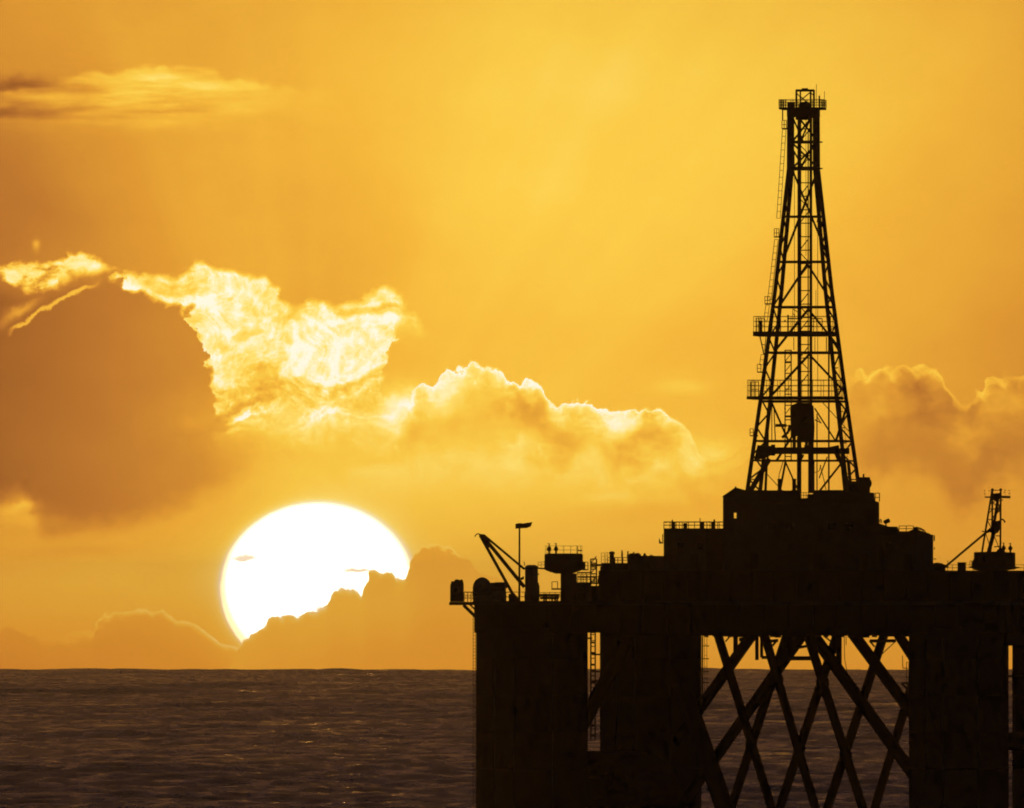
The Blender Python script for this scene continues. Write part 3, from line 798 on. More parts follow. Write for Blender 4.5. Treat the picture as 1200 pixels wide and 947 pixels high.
# ------------------------------------------------------------------ scaffold, stair tower, stacks
t = thing('stair_tower', W(695.5, 690, -2), 'open lattice stair tower with walkways right of the round tower', 'stairs')
for uu in (692.3, 699): 
    for dy_ in (-0.8, 0.8):
        MB().beam(W(uu, 705, -2 + dy_), W(uu, 655.2, -2 + dy_), 0.18).build('post', M_STEEL, t)
for vv in (655.2, 660, 664.5, 667, 672.5, 676.5, 681, 683.5):
    MB().beam(W(692.3, vv, -2.8), W(699, vv, -2.8), 0.16).build('cross_bar', M_STEEL, t)
for vv in (660, 672, 684):
    MB().beam(W(692.3, vv, -2.8), W(699, vv - 8, -2.8), 0.12).build('diagonal', M_STEEL, t)
MB().box((X(691), -2), 30 * S, 1.6, Z(684.6), Z(682.4), 0.0).build('walkway', M_STEEL, t)
MB().box((X(687), -2), 20 * S, 1.2, Z(677.2), Z(676.0), 0.0).build('walkway', M_STEEL, t)
railing(t, [W(677, 682.4, -2.8), W(706, 682.4, -2.8)], 0.75, 0.5, 0.05, 2)
railing(t, [W(677, 676, -2.6), W(692, 676, -2.6)], 0.6, 0.5, 0.04, 2)
MB().box((X(701), -2), 16 * S, 1.2, Z(663.6), Z(661.0), 0.0).build('bridge', M_STEEL, t)
MB().beam(W(700.5, 682, -2.8), W(704, 668, -2.8), 0.16).build('diagonal', M_STEEL, t)
MB().beam(W(704.2, 682, -2.8), W(704.2, 664, -2.8), 0.2).build('post', M_STEEL, t)
MB().beam(W(689.5, 705, -2.8), W(689.5, 684, -2.8), 0.5).build('post', M_STEEL, t)
MB().beam(W(708, 684, -2.8), W(708, 672, -2.8), 0.16).build('post', M_STEEL, t)
for uu in (680, 684, 688, 696, 702): MB().beam(W(uu, 684, -2.7), W(uu, 674, -2.7), 0.1).build('post', M_STEEL, t)
MB().beam(W(676, 671.5, -2.7), W(692, 671.5, -2.7), 0.12).build('cross_bar', M_STEEL, t)
t2 = thing('pump_block', W(683, 703, 1), 'dark low pump block at the foot of the round tower', 'machinery')
c, sx, sy = rbox(675.5, 690.5, 1.0, 2.0)
MB().box(c, sx, sy, Z(705.4), Z(684.2)).build('housing', M_DARK, t2)
c, sx, sy = rbox(692, 707, 0.0, 2.0)
MB().box(c, sx, sy, Z(705.4), Z(686.5)).build('housing', M_DARK, t2)
MB().tube(W(678, 690, -0.4), W(686, 690, -0.4), 0.5, 14).build('motor', M_DARK, t2, smooth=True)

def house(name, u0, u1, v0, v1, y, d, label, cat='deckhouse', mat=None, th=TH_RIG, doors=(), wins=(), ribs=0, group=None):
    c, sx, sy = rbox(u0, u1, y, d, th)
    t = thing(name, (c[0], c[1], Z(v1, y)), label, cat, group)
    MB().box(c, sx, sy, Z(v1, y), Z(v0 + 1.2, y), th).build('wall', mat or M_HOUSE, t)
    MB().box(c, sx + 0.02, sy + 0.02, Z(v0 + 1.19, y), Z(v0, y), th).build('roof', M_ROOF, t)
    f = -sy / 2 - 0.05
    for lx in doors:
        p = RL(lx * sx, f, 0, th, c)
        dr = MB().box((p.x, p.y), 0.95, 0.1, Z(v1, y) + 0.15, Z(v1, y) + 2.2, th).build('door', M_DOOR, t)
        q = RL(lx * sx + 0.32, f - 0.08, 0, th, c)
        MB().box((q.x, q.y), 0.08, 0.06, Z(v1, y) + 1.0, Z(v1, y) + 1.25, th).build('handle', M_STEEL, dr)
    for lx, vv in wins:
        p = RL(lx * sx, f, 0, th, c)
        w_ = MB().box((p.x, p.y), 1.0, 0.1, Z(vv, y) - 0.5, Z(vv, y) + 0.5, th).build('window', M_STEEL, t)
        q = RL(lx * sx, f - 0.06, 0, th, c)
        MB().box((q.x, q.y), 0.8, 0.05, Z(vv, y) - 0.4, Z(vv, y) + 0.4, th).build('pane', M_GLASS, w_)
    for i in range(ribs):
        lx = (-0.5 + (i + 1) / (ribs + 1)) * sx
        MB().beam(RL(lx, f + 0.02, Z(v1, y), th, c), RL(lx, f + 0.02, Z(v0 + 1.5, y), th, c), 0.14, 0.1).build('wall_rib', mat or M_HOUSE, t)
    return t, c, sx, sy

gen, *_ = house('generator_module', 704.5, 738, 659.8, 705.3, -3, 8, 'low generator module carrying exhaust stacks, right of the stair tower', 'module', M_HOUSE, ribs=5, doors=(-0.2,))
pump, *_ = house('pump_module', 735.5, 780, 651.4, 669.2, 3, 8, 'long low module with cluttered roof against the taller deckhouse', 'module', M_HOUSE, ribs=6)
railing(gen, [W(712, 659.8, -5), W(736, 659.8, -5)], 0.7, 0.7, 0.05)
# stacks and poles
t = thing('exhaust_stack', W(717, 660, -3), 'short thick round-topped exhaust stack on the generator module', 'stack')
MB().lathe((X(717, -3), -3), [(0.30, Z(660, -3)), (0.29, Z(650, -3)), (0.36, Z(649, -3)), (0.36, Z(647, -3)), (0.2, Z(646.2, -3))], 16).build('pipe', M_DARK, t, smooth=True)
MB().box((X(719.6, -3), -3), 3 * S, 0.5, Z(660, -3), Z(653.8, -3), 0).build('silencer', M_DARK, t)
t = thing('vent_pole', W(729, 660, -3), 'thin straight pole standing between exhaust stack and long module', 'pole')
MB().tube(W(729, 660, -3), W(729, 645, -3), 0.09, 8).build('pipe', M_STEEL, t); MB().tube(W(729, 652, -3), W(729, 648, -3), 0.12, 8).build('sleeve', M_STEEL, t)
t = thing('vent_pole', W(735.8, 660, -3), 'thin pole at the corner where the long module begins', 'pole')
MB().tube(W(735.8, 660, -3), W(735.8, 646, -3), 0.09, 8).build('pipe', M_STEEL, t); MB().tube(W(735.8, 655, -3), W(735.8, 650, -3), 0.13, 8).build('sleeve', M_STEEL, t)
t = thing('roof_ladder', W(708, 660, -4), 'pale little lattice ladder frame left of the exhaust stack', 'ladder')
ladder(t, W(706.5, 660, -4), W(706.5, 648, -4), 0.4, 0.42, 0.03); ladder(t, W(711, 660, -4), W(711, 647.5, -4), 0.25, 0.42, 0.03)
t = thing('cooler_unit', W(743, 651.4, 0), 'lumpy cooler unit on the roof of the long low module', 'machinery')
MB().box((X(744), 0), 11 * S, 1.6, Z(651.5), Z(649.6)).build('base', M_DARK, t)
MB().box((X(741), 0), 4 * S, 1.2, Z(649.6), Z(648.4)).build('fan_housing', M_DARK, t)
MB().lathe((X(747), 0), [(0.3, Z(649.7)), (0.3, Z(648.4)), (0.15, Z(648))], 12).build('fan', M_DARK, t)
MB().lathe((X(742.6), 0.3), [(0.12, Z(649)), (0.12, Z(647.2)), (0.05, Z(646.9))], 10).build('vent', M_DARK, t)
for uu, vt, lab in ((755.5, 648.2, 'tiny upright vent alone on the long module roof'), (763, 650.2, 'low round hatch on the long module roof')):
    t = thing('roof_vent', W(uu, 651.4, 2), lab, 'vent')
    MB().lathe((X(uu, 2), 2), [(0.2, Z(651.5, 2)), (0.18, Z((651 + vt) / 2, 2)), (0.1, Z(vt + 0.5, 2)), (0.06, Z(vt, 2))], 10).build('cap', M_DARK, t)
    MB().lathe((X(uu, 2), 2), [(0.3, Z(651.5, 2)), (0.3, Z(651, 2))], 10).build('flange', M_DARK, t)

# ------------------------------------------------------------------ deckhouses
lh, c, sx, sy = house('deckhouse', 777.5, 850, 619.3, 669.2, 1.0, 9, 'flat-roofed deckhouse with railed roof left of the drill floor house', 'deckhouse', M_HOUSE, doors=(-0.3, 0.2), wins=((-0.1, 640), (0.35, 640)), ribs=7)
railing(lh, [W(778, 619.3, -2.5), W(850, 619.3, -2.5)], 0.85, 0.8, 0.05, 2)
railing(lh, [W(778, 619.3, 3.5), W(850, 619.3, 3.5)], 0.8, 0.95, 0.045, 2)
MB().prism([W(777, 611.8, -2.6), W(781, 611.2, -2.6), W(781, 613, -2.6)], (0, 0.6, 0)).build('rail_end', M_STEEL, lh)
for uu, vt, ww in ((788, 609, 1.6), (789.5, 612, 4), (803, 613, 4), (820.5, 607.2, 1.0), (823, 612, 5), (837, 608.8, 2), (836, 611.5, 5)):
    MB().box((X(uu), 0.4 + uu % 3), ww * S, 0.5, Z(619.3), Z(vt), 0).build('roof_fitting', M_DARK, lh)
MB().beam(W(776.6, 637, -1), W(776.6, 626, -1), 0.12).build('lamp_post', M_STEEL, lh)
MB().prism([W(772.2, 630, -1.2), W(772.2, 637, -1.2), W(777.4, 637, -1.2), (W(774, 634.4, -1.2))], (0, 0.6, 0)).build('side_lamp', M_DARK, lh)
rh, c, sx, sy = house('deckhouse', 1028, 1094.3, 626.5, 669.2, 0.0, 9, 'deckhouse with sloping cluttered roof right of the drill floor house', 'deckhouse', M_HOUSE, doors=(0.3,), wins=((-0.2, 640), (0.1, 640)), ribs=6)
MB().prism([W(1029, 627, -3), W(1029, 613, -3), W(1037, 615.5, -3), W(1041, 617, -3), W(1051.5, 617.2, -3), W(1054, 622.6, -3), W(1065, 622.6, -3), W(1070, 620.5, -3), W(1076, 620.8, -3), W(1090, 625.5, -3), W(1091, 627, -3)], (0, 6, 0)).build('roof_step', M_ROOF, rh)
railing(rh, [W(1053.5, 622.6, -2.5), W(1070.5, 622.6, -2.5)], 0.68, 0.95, 0.05, 2)
MB().path([W(1070, 619, -2), W(1074, 617.8, -2), W(1080, 619.6, -2), W(1084, 622.5, -2), W(1084.4, 625, -2)], 0.09).build('roof_pipe', M_STEEL, rh)
MB().path([W(1076, 620, -1), W(1081, 621, -1), W(1082, 624, -1)], 0.07).build('roof_pipe', M_STEEL, rh)
MB().box((X(1073), 0), 6 * S, 1, Z(622), Z(618.4), 0).build('roof_fitting', M_DARK, rh)
MB().box((X(1094.6), -1), 1.4 * S, 0.8, Z(634), Z(627.4), 0).build('side_lamp', M_DARK, rh)
MB().box((X(1094.8), -1), 1.0 * S, 0.5, Z(644), Z(641.5), 0).build('side_lamp', M_DARK, rh)
MB().box((X(1095.4), -1), 3.0 * S, 0.5, Z(655.6), Z(654.6), 0).build('side_ledge', M_DARK, rh)
t = thing('searchlight', W(1038, 616, -2), 'small searchlight on a stalk at the left of the right deckhouse roof', 'searchlight')
MB().tube(W(1038.3, 617, -2), W(1038.3, 612, -2), 0.09, 8).build('stalk', M_STEEL, t)
MB().tube(W(1036.6, 611.8, -2.2), W(1041.4, 610.2, -1.8), 0.24, 12, 0.3).build('lamp_head', M_DARK, t, smooth=True)
MB().path([W(1031.3, 613, -2), W(1031.2, 609, -2), W(1032.4, 608.4, -2), W(1033.4, 613, -2)], 0.06).build('yoke', M_STEEL, t)
t = thing('covered_locker', W(1102, 669, 0), 'low humped locker at the foot of the right deckhouse', 'locker')
MB().prism([W(1093.5, 669.2, -2), W(1093.5, 660.2, -2), W(1098, 659.2, -2), W(1104, 660.2, -2), W(1108, 662.6, -2), W(1108, 669.2, -2)], (0, 3.5, 0)).build('hood', M_ROOF, t)
MB().box((X(1100, -2.1), -2.06), 7 * S, 0.06, Z(668), Z(662), 0).build('lid', M_DOOR, t)

# drill floor house under the derrick
YH = -6.5
dh = thing('drill_floor_house', W(939, 669, 0), 'tall dark drill floor house carrying the derrick, clipped left corner and one small lit opening', 'deckhouse')
DD = (0, 13.0, 0)
def slab(pts, name='wall_panel', y=YH, dv_=DD, mat=None):
    return MB().prism([W(a, b, y) for a, b in pts], dv_).build(name, mat or M_HOUSE, dh)
slab([(848.3, 669.2), (848.3, 601), (860.2, 601), (860.2, 669.2)])
slab([(860.25, 669.2), (860.25, 607.3), (864.2, 607.3), (864.2, 669.2)])
slab([(860.25, 600.6), (860.25, 590), (864.2, 590), (864.2, 600.6)])
slab([(848.3, 600.95), (848.3, 582.4), (860.2, 582.4), (860.2, 600.95)])
slab([(864.25, 669.2), (864.25, 590), (1030.4, 590), (1030.4, 669.2)])
slab([(847.6, 582.3), (848.4, 580.5), (862, 571.2), (873, 574.2), (938.4, 575), (938.6, 583.8), (864.2, 589.9), (860.25, 589.9), (860.2, 582.3)], 'roof', mat=M_ROOF)
slab([(938.65, 583.8), (947.6, 583.8), (947.6, 589.9), (938.65, 589.9)], 'roof', mat=M_ROOF)
slab([(938.6, 583.85), (938.6, 589.9), (864.3, 589.9)], 'wall_panel')
slab([(947.65, 589.9), (947.65, 579), (954, 579), (954.5, 574.4), (985, 574.2), (1006, 576.6), (1024.4, 577.4), (1025, 587), (1030.2, 588.6), (1030.4, 589.9)], 'roof', mat=M_ROOF)
MB().beam(W(862, 572.4, YH), W(862, 570.2, YH), 0.2).build('roof_vent', M_DARK, dh)
MB().prism([W(862, 604.6, YH + 6), W(864.3, 604.6, YH + 6), W(864.3, 605.2, YH + 6), W(860, 605.2, YH + 6)], (0, 0.1, 0)).build('window_bar', M_STEEL, dh)
railing(dh, [W(1025.5, 588, YH + 1), W(1030.6, 588, YH + 1)], 1.1, 0.4, 0.06, 2)
railing(dh, [W(939, 583.6, 0), W(947.5, 583.6, 0)], 0.7, 0.3, 0.04, 2)
for i in range(16):
    uu = 872 + i * 10
    if 858 < uu < 866: continue
    MB().beam(W(uu, 669, YH - 0.05), W(uu, 592, YH - 0.05), 0.16, 0.12).build('wall_rib', M_HOUSE, dh)
for uu in (884, 958, 1012):
    dr = MB().box((X(uu, YH), YH - 0.08), 1.0, 0.12, Z(669) + 0.1, Z(669) + 2.2, 0).build('door', M_DOOR, dh)
    MB().box((X(uu, YH) + 0.35, YH - 0.16), 0.08, 0.06, Z(669) + 1.0, Z(669) + 1.2, 0).build('handle', M_STEEL, dr)
for uu in (905, 925, 975, 995):
    wn = MB().box((X(uu, YH), YH - 0.08), 1.3, 0.1, Z(622), Z(612), 0).build('window', M_STEEL, dh)
    MB().box((X(uu, YH), YH - 0.14), 1.05, 0.05, Z(621), Z(613), 0).build('pane', M_GLASS, wn)

# drawworks at the derrick's right foot, mud pumps' stubs at the left
yw = -1.0
t = thing('drawworks_winch', W(1010, 577, yw), 'round-ended winch drum at the right foot of the derrick', 'winch')
MB().tube(W(1014.5, 566.5, yw - 1.0), W(1014.5, 566.5, yw + 1.2), 7.2 * S, 24).build('drum', M_DARK, t, smooth=True)
MB().box((X(1013, yw), yw), 13 * S, 1.6, Z(577.4, yw), Z(559.2, yw), 0).build('housing', M_DARK, t)
MB().box((X(999, yw), yw), 16 * S, 1.6, Z(577.4, yw), Z(564, yw), 0, 0.85).build('gear_case', M_DARK, t)
MB().tube(W(989, 573.5, yw - 0.4), W(1001, 573.5, yw - 0.4), 0.55, 14).build('motor', M_DARK, t, smooth=True)
MB().box((X(1012, yw), yw), 2 * S, 0.3, Z(559.3, yw), Z(555.5, yw), 0).build('lever', M_DARK, t)
for uu, vt, lab in ((913.6, 561, 'short thick standpipe stub left of centre on the drill floor'), (930.6, 561, 'short thick standpipe stub against the left guide rail')):
    t = thing('pipe_stub', W(uu, 575, 2), lab, 'pipe')
    MB().lathe((X(uu, 2), 2), [(0.25, Z(575.5, 2)), (0.25, Z(563, 2)), (0.3, Z(562.8, 2)), (0.3, Z(561.4, 2)), (0.12, Z(vt, 2))], 14).build('pipe', M_DARK, t, smooth=True)
    MB().lathe((X(uu, 2), 2), [(0.34, Z(575.5, 2)), (0.34, Z(574, 2))], 14).build('flange', M_DARK, t)

# ------------------------------------------------------------------ the derrick
UA = 941.6
THD = math.radians(8.0)
AX = X(UA)
WPROF = [(126, 15.0), (198, 15.4), (340, 29.6), (467, 44.7), (576, 58.9)]
def hw(vv): return float(np.interp(vv, [p[0] for p in WPROF], [p[1] for p in WPROF])) * S
def corner(sx, sy, vv, k=1.0): return RL(sx * hw(vv) * k, sy * hw(vv) * k, Z(vv), THD, (AX, 0.0))
def face(side, t, vv):
    """point at t in -1..1 along a face of the tower: 'f' front, 'b' back, 'l' left, 'r' right"""
    h = hw(vv)
    p = {'f': (t * h, -h), 'b': (t * h, h), 'l': (-h, t * h), 'r': (h, t * h)}[side]
    return RL(p[0], p[1], Z(vv), THD, (AX, 0.0))
der = thing('drilling_derrick', (AX, 0, Z(576)), 'tall tapering lattice drilling derrick rising from the drill floor', 'derrick')
def mem(name, a, b, w, h=None, parent=der): return MB().beam(a, b, w, h).build(name, M_DERR, parent)
breaks = [576, 467, 340, 198, 128]
for sx in (-1, 1):
    for sy in (-1, 1):
        m = MB()
        for a, b in zip(breaks[:-1], breaks[1:]): m.beam(corner(sx, sy, a), corner(sx, sy, b), 0.52, 0.52, (0, 1, 0))
        m.build('leg', M_DERR, der)
# girts: row, thickness
for vv, w in ((166.5, 0.33), (197.5, 0.45), (254, 0.25), (307, 0.27), (360, 0.27), (413.5, 0.28), (470.5, 0.26), (517, 0.26), (540, 0.2)):
    for s_ in 'fblr': mem('girt', face(s_, -1, vv), face(s_, 1, vv), w)
# face diagonals, back face (the front is open for the pipe) and the two sides
def diag(s_, t0, v0, t1, v1, w=0.22): mem('diagonal', face(s_, t0, v0), face(s_, t1, v1), w)
diag('b', -1, 198, 1, 300, 0.24); diag('b', 1, 198, -1, 300, 0.24)
diag('b', 0.05, 309, -1, 357, 0.26); diag('b', 0.05, 309, 1, 357, 0.26)
diag('b', 0.05, 362, -1, 410, 0.28); diag('b', 0.05, 362, 1, 407, 0.28)
diag('b', 0.05, 415, -1, 464, 0.28); diag('b', 0.05, 415, 1, 460, 0.28)
diag('b', -0.95, 472, -0.47, 517, 0.24); diag('b', -0.47, 517, -0.1, 490, 0.22); diag('b', -0.47, 517, -0.72, 540, 0.26)
diag('b', 0.16, 478, 0.62, 517, 0.18); diag('b', 0.62, 517, 0.95, 480, 0.24); diag('b', 0.35, 470, 0.95, 505, 0.1)
diag('b', -0.52, 541, -0.23, 575, 0.18); diag('b', -0.52, 541, -0.6, 575, 0.2); diag('b', 0.72, 541, 0.2, 575, 0.22); diag('b', 0.6, 528, 0.82, 575, 0.24)
diag('b', 0.4, 535, 0.2, 560, 0.12); diag('b', -0.9, 555, -0.55, 575, 0.1)
for v0, v1 in ((128, 166), (167, 197)):
    diag('b', -1, v0, 1, v1, 0.24); diag('b', 1, v0, -1, v1, 0.24)
    diag('f', -1, v0, 0.1, v1, 0.2); diag('f', 1, v0, -0.1, v1, 0.2)
sv = [128, 147, 166, 182, 198, 217, 236, 254, 272, 290, 307, 325, 343, 360, 378, 396, 413, 432, 450, 467, 484, 501, 517, 533, 549, 562, 575]
for k, (a, b) in enumerate(zip(sv[:-1], sv[1:])):
    for s_ in 'lr':
        diag(s_, -1 if k % 2 else 1, a, 1 if k % 2 else -1, b, 0.16)
        if k % 3 == 0: mem('strut', face(s_, -1, b), face(s_, 1, b), 0.14)
# heavy lower beam and spread struts
mem('floor_beam', face('f', -0.9, 528), face('f', 0.9, 528), 0.5, 0.75); mem('floor_beam', face('b', -0.9, 528.4), face('b', 0.9, 528.4), 0.5, 0.75)
MB().prism([face('f', -0.92, 522), face('f', -0.6, 523), face('f', -0.55, 533), face('f', -0.75, 538), face('f', -0.95, 540)], (0, 0.6, 0)).build('gusset', M_DERR, der)
MB().prism([face('f', 0.72, 524), face('f', 0.93, 522), face('f', 0.95, 544), face('f', 0.86, 541), (face('f', 0.82, 534))], (0, 0.6, 0)).build('gusset', M_DERR, der)
mem('spread_strut', face('f', -0.62, 538), face('f', -0.94, 576), 0.62); mem('spread_strut', W(898.6, 538, -4), W(897, 576, -4), 0.34)
mem('spread_strut', W(986.5, 536, -3), W(990.5, 577, -3), 0.5); mem('spread_strut', W(994, 540, 3), W(997.5, 577, 3), 0.42)
mem('spread_strut', W(984, 470, 4), W(987, 540, 4), 0.34); mem('spread_strut', W(899.8, 478, 4), W(899.5, 540, 4), 0.3)
mem('spread_strut', W(907, 478, 4), W(908.6, 517, 4), 0.14)
# working platforms with guard rails
def platform(vv, u0, u1, thick, yd, rail_h, rstep):
    m = MB().box((X((u0 + u1) / 2), 0.0), (u1 - u0) * S, yd, Z(vv + thick / 2), Z(vv - thick / 2), THD)
    p = m.build('working_platform', M_DERR, der)
    zt = vv - thick / 2; hx = (u1 - u0) * S / 2 - 0.1; c = (X((u0 + u1) / 2), 0.0)
    q = [RL(a, b, Z(zt), THD, c) for a, b in ((-hx, -yd / 2), (hx, -yd / 2), (hx, yd / 2), (-hx, yd / 2), (-hx, -yd / 2))]
    r_ = railing(der, q, rail_h, rstep, 0.035, 3, M_DERR)
    return p
platform(391.5, 886, 976, 5.5, 7.0, 1.95, 2.6)
platform(466.5, 879.5, 984, 3.6, 8.5, 2.1, 1.5)
# left outriggers of the platforms and under-slung brackets
railing(der, [W(886.5, 389, -3.4), W(896, 389, -3.4)], 1.75, 0.35, 0.05, 2, M_DERR)
railing(der, [W(880, 465, -4.1), W(889, 465, -4.1)], 1.9, 0.5, 0.05, 2, M_DERR)
mem('bracket', W(890.5, 394, 0), W(895.5, 416, 0), 0.16); mem('bracket', W(897.6, 394, 0), W(896, 412, 0), 0.1)
mem('bracket', W(892, 403, 0), W(899, 405, 0), 0.1); mem('bracket', W(894, 414, 0), W(899, 414, 0), 0.14)
MB().box((X(891.5), -2), 3.4 * S, 0.8, Z(389), Z(376), 0).build('locker', M_DERR, der)
# racking fingers and hanging gear on the monkey board
for a, b, w in (((914.6, 373), (914.6, 390), 0.14), ((923.5, 369), (923.5, 389), 0.2), ((929, 362), (929, 389), 0.07), ((963.6, 373.5), (963.6, 388), 0.1), ((953.5, 374), (953.5, 389), 0.1),
                ((924, 373.4), (936, 373.4), 0.16), ((952, 373.4), (963.5, 373.4), 0.14), ((943, 382.5), (953, 382.5), 0.18), ((929, 362), (934.5, 365.5), 0.1), ((929, 367), (932, 371), 0.08), ((919.8, 375), (920, 377), 0.2)):
    mem('racking_bar', W(*a, -1.5), W(*b, -1.5), w)
for uu in (904.5, 971.3):
    mem('stand_pipe', W(uu, 470 if uu < 950 else 394, 1), W(uu, 576 if uu > 950 else 517, 1), 0.12 if uu < 950 else 0.21)
for uu, a, b, w in ((931, 180, 391, 0.035), (958.3, 200, 460, 0.035), (944.5, 140, 300, 0.03), (956.2, 340, 372, 0.03), (930.3, 395, 410, 0.05), (968.5, 395, 414, 0.06), (955, 395, 412, 0.04), (953.5, 540, 575, 0.12), (951.8, 500, 575, 0.14)):
    MB().tube(W(uu, a, 0.5), W(uu, b, 0.5), w, 6).build('cable', M_DARK, der)
MB().path([W(962, 545, 0.3), W(960, 552, 0.3), W(954, 554, 0.3)], 0.05).build('hose', M_DARK, der)
MB().path([W(961, 545, 0.3), W(965, 560, 0.3), W(968, 574, 0.3)], 0.05).build('hose', M_DARK, der)
MB().path([W(918, 540, 0.3), W(913, 556, 0.3), W(912, 575, 0.3)], 0.05).build('hose', M_DARK, der)
# guide rails with their own rungs and lacing
gr = mem('guide_rail', W(936.8, 137, 0.5), W(936.8, 578, 0.5), 0.50)
gr2 = mem('guide_rail', W(950.3, 137, 0.5), W(950.3, 578, 0.5), 0.36)
mem('guide_rail', W(947.1, 150, 0.6), W(947.1, 475, 0.6), 0.15)
mem('guide_rail', W(936.5, 512, 0.5), W(936.5, 578, 0.5), 0.58); mem('guide_rail', W(950.3, 505, 0.5), W(950.3, 578, 0.5), 0.72)
vv = 151.0; k = 0
while vv < 462:
    mem('rung', W(937, vv, 0.7), W(950, vv, 0.7), 0.13)
    if k % 2 == 0: mem('lacing', W(938.5, vv + 14, 0.7), W(947, vv + 3, 0.7), 0.13)
    elif k % 4 == 1: mem('lacing', W(938.5, vv + 4, 0.7), W(947, vv + 13, 0.7), 0.12)
    vv += 15.8; k += 1
# short lattice mast inside, left of the guide rails
for uu in (920, 927.2): mem('inner_mast_post', W(uu, 410, -2), W(uu, 541, -2), 0.15)
for vv in (410.5, 413.5, 424.5, 437.5, 444, 456, 462, 475, 488, 492, 499, 525, 535): mem('inner_mast_bar', W(920, vv, -2), W(927.2, vv, -2), 0.13 if vv not in (424.5, 488) else 0.26)
for vv in (414, 426, 438, 450, 463, 476): mem('inner_mast_lacing', W(920.5, vv + 9, -2), W(926.8, vv + 1, -2), 0.1)
# tong gear on the left
MB().box((X(915), -2), 13 * S, 0.6, Z(500.5), Z(497), 0).build('tong_arm', M_DERR, der)
MB().path([W(926, 498, -2), W(924, 506, -2), W(916.5, 513, -2)], 0.2).build('tong_arm', M_DERR, der)
MB().path([W(906, 534, -3), W(906, 521, -3)], 0.28).build('tong_post', M_DERR, der)
mem('pipe_handler', W(957.4, 485, -1), W(957.4, 575, -1), 0.14); mem('pipe_handler', W(955, 492, -1), W(962.5, 495.6, -1), 0.14); mem('pipe_handler', W(957.4, 488, -1), W(962.4, 496.4, -1), 0.1)
# ladder with cage up the left leg, in flights with rest landings
def lad(va, vb, off, uoff=None):
    a = corner(-1, -1, va); b = corner(-1, -1, vb)
    ladder(der, a + Vector((-off * S, 0, 0)), b + Vector((-off * S, 0, 0)), 0.46, 0.88, 0.042, (1, 0, 0), 0.0, M_DERR)
lad(256, 152, 5.6); lad(352, 281, 5.2); lad(376, 358, 6.5); lad(428, 416, 4.5)
for uu, v0, v1, w in ((919, 141, 151, 5.2), (910, 268, 278, 5.4), (899.4, 347.5, 356.5, 6), (889.6, 427, 436.5, 4.2), (880.9, 502.5, 511, 3.8)):
    c = (X(uu + 2), -hw(v1)); 
    lp = MB().box((X(uu + 2.5), c[1]), (w + 5) * S, 1.1, Z(v1 + 0.8), Z(v1 - 0.6), 0).build('ladder_landing', M_DERR, der)
    railing(der, [W(uu - w / 2, v1, c[1] - 0.5), W(uu + w / 2, v1, c[1] - 0.5), W(uu + w / 2, v1, c[1] + 0.5)], (v1 - v0) * S, 0.35, 0.045, 2, M_DERR)
mem('ladder_hanger', W(917.2, 141, -2), W(917.2, 128, -2), 0.16)
# step bolts and lamps up the right leg
for vv in (413, 432, 457, 483, 502, 520, 542, 556):
    p = corner(1, -1, vv); mem('step_bolt', p, p + Vector((0.62, 0, 0.05)), 0.12)
MB().path([corner(1, -1, 386) + Vector((0.25, 0, 0)), corner(1, -1, 386) + Vector((0.72, 0, 0)), corner(1, -1, 394) + Vector((0.62, 0, 0)), corner(1, -1, 394) + Vector((0.2, 0, 0))], 0.06).build('cable_loop', M_DARK, der)
MB().tube(corner(1, -1, 394) + Vector((0.75, 0, 0)), corner(1, -1, 540) + Vector((0.5, 0, 0)), 0.022, 6).build('cable', M_DARK, der)
MB().box((X(958.6), -hw(260)), 4 * S, 0.4, Z(261), Z(255.5), 0, 0.6).build('lamp', M_DARK, der)
for vv in (166.5, 197.5): mem('girt_end', W(957, vv, -1.6), W(964, vv, -1.6), 0.18)

# crown: water table, platform with railing, gin-pole frame
crown = MB().box((AX, 0.0), 34.5 * S, 4.2, Z(137.0), Z(127.0), THD).build('crown_block', M_DERR, der)
MB().box((X(941.5), 0.0), 16 * S, 2.4, Z(140.5), Z(137), THD, 1.0).build('sheave_housing', M_DERR, der)
pl = MB().box((X(940.6), 0.0), 50 * S, 5.4, Z(128.6), Z(126.2), THD).build('crown_platform', M_DERR, der)
c = (X(940.6), 0.0); hx = 25 * S
q = [RL(a, b, Z(126.2), THD, c) for a, b in ((-hx, -2.6), (hx, -2.6), (hx, 2.6), (-hx, 2.6), (-hx, -2.6))]
railing(der, q, 1.0, 0.9, 0.04, 3, M_DERR)
railing(der, [W(915.5, 128.5, -1), W(920.5, 128.5, -1)], 1.3, 0.28, 0.045, 2, M_DERR); railing(der, [W(961, 128.5, -1), W(966, 128.5, -1)], 1.3, 0.28, 0.045, 2, M_DERR)
MB().box((X(927), -1), 9 * S, 0.7, Z(126.2), Z(120), 0).build('locker', M_DERR, der)
for uu, w in ((933.3, 0.26), (938, 0.2), (950, 0.24), (953.9, 0.26)):
    mem('gin_post', W(uu, 127, -0.8), W(uu, 105.6, -0.8), w)
mem('gin_beam', W(932.5, 106, -0.8), W(954.5, 106, -0.8), 0.3); mem('gin_beam', W(939.5, 104.6, -0.8), W(947, 104.4, -0.8), 0.26); mem('gin_beam', W(939.8, 104.4, -0.8), W(953, 106, -0.8), 0.16)
mem('gin_diagonal', W(939, 117, -0.8), W(949, 108.6, -0.8), 0.14); mem('gin_diagonal', W(938.5, 113.5, -0.8), W(945, 119, -0.8), 0.14)
mem('gin_diagonal', W(933.6, 109, -0.8), W(938, 114, -0.8), 0.12); mem('gin_diagonal', W(950, 108.5, -0.8), W(953.6, 112, -0.8), 0.12)
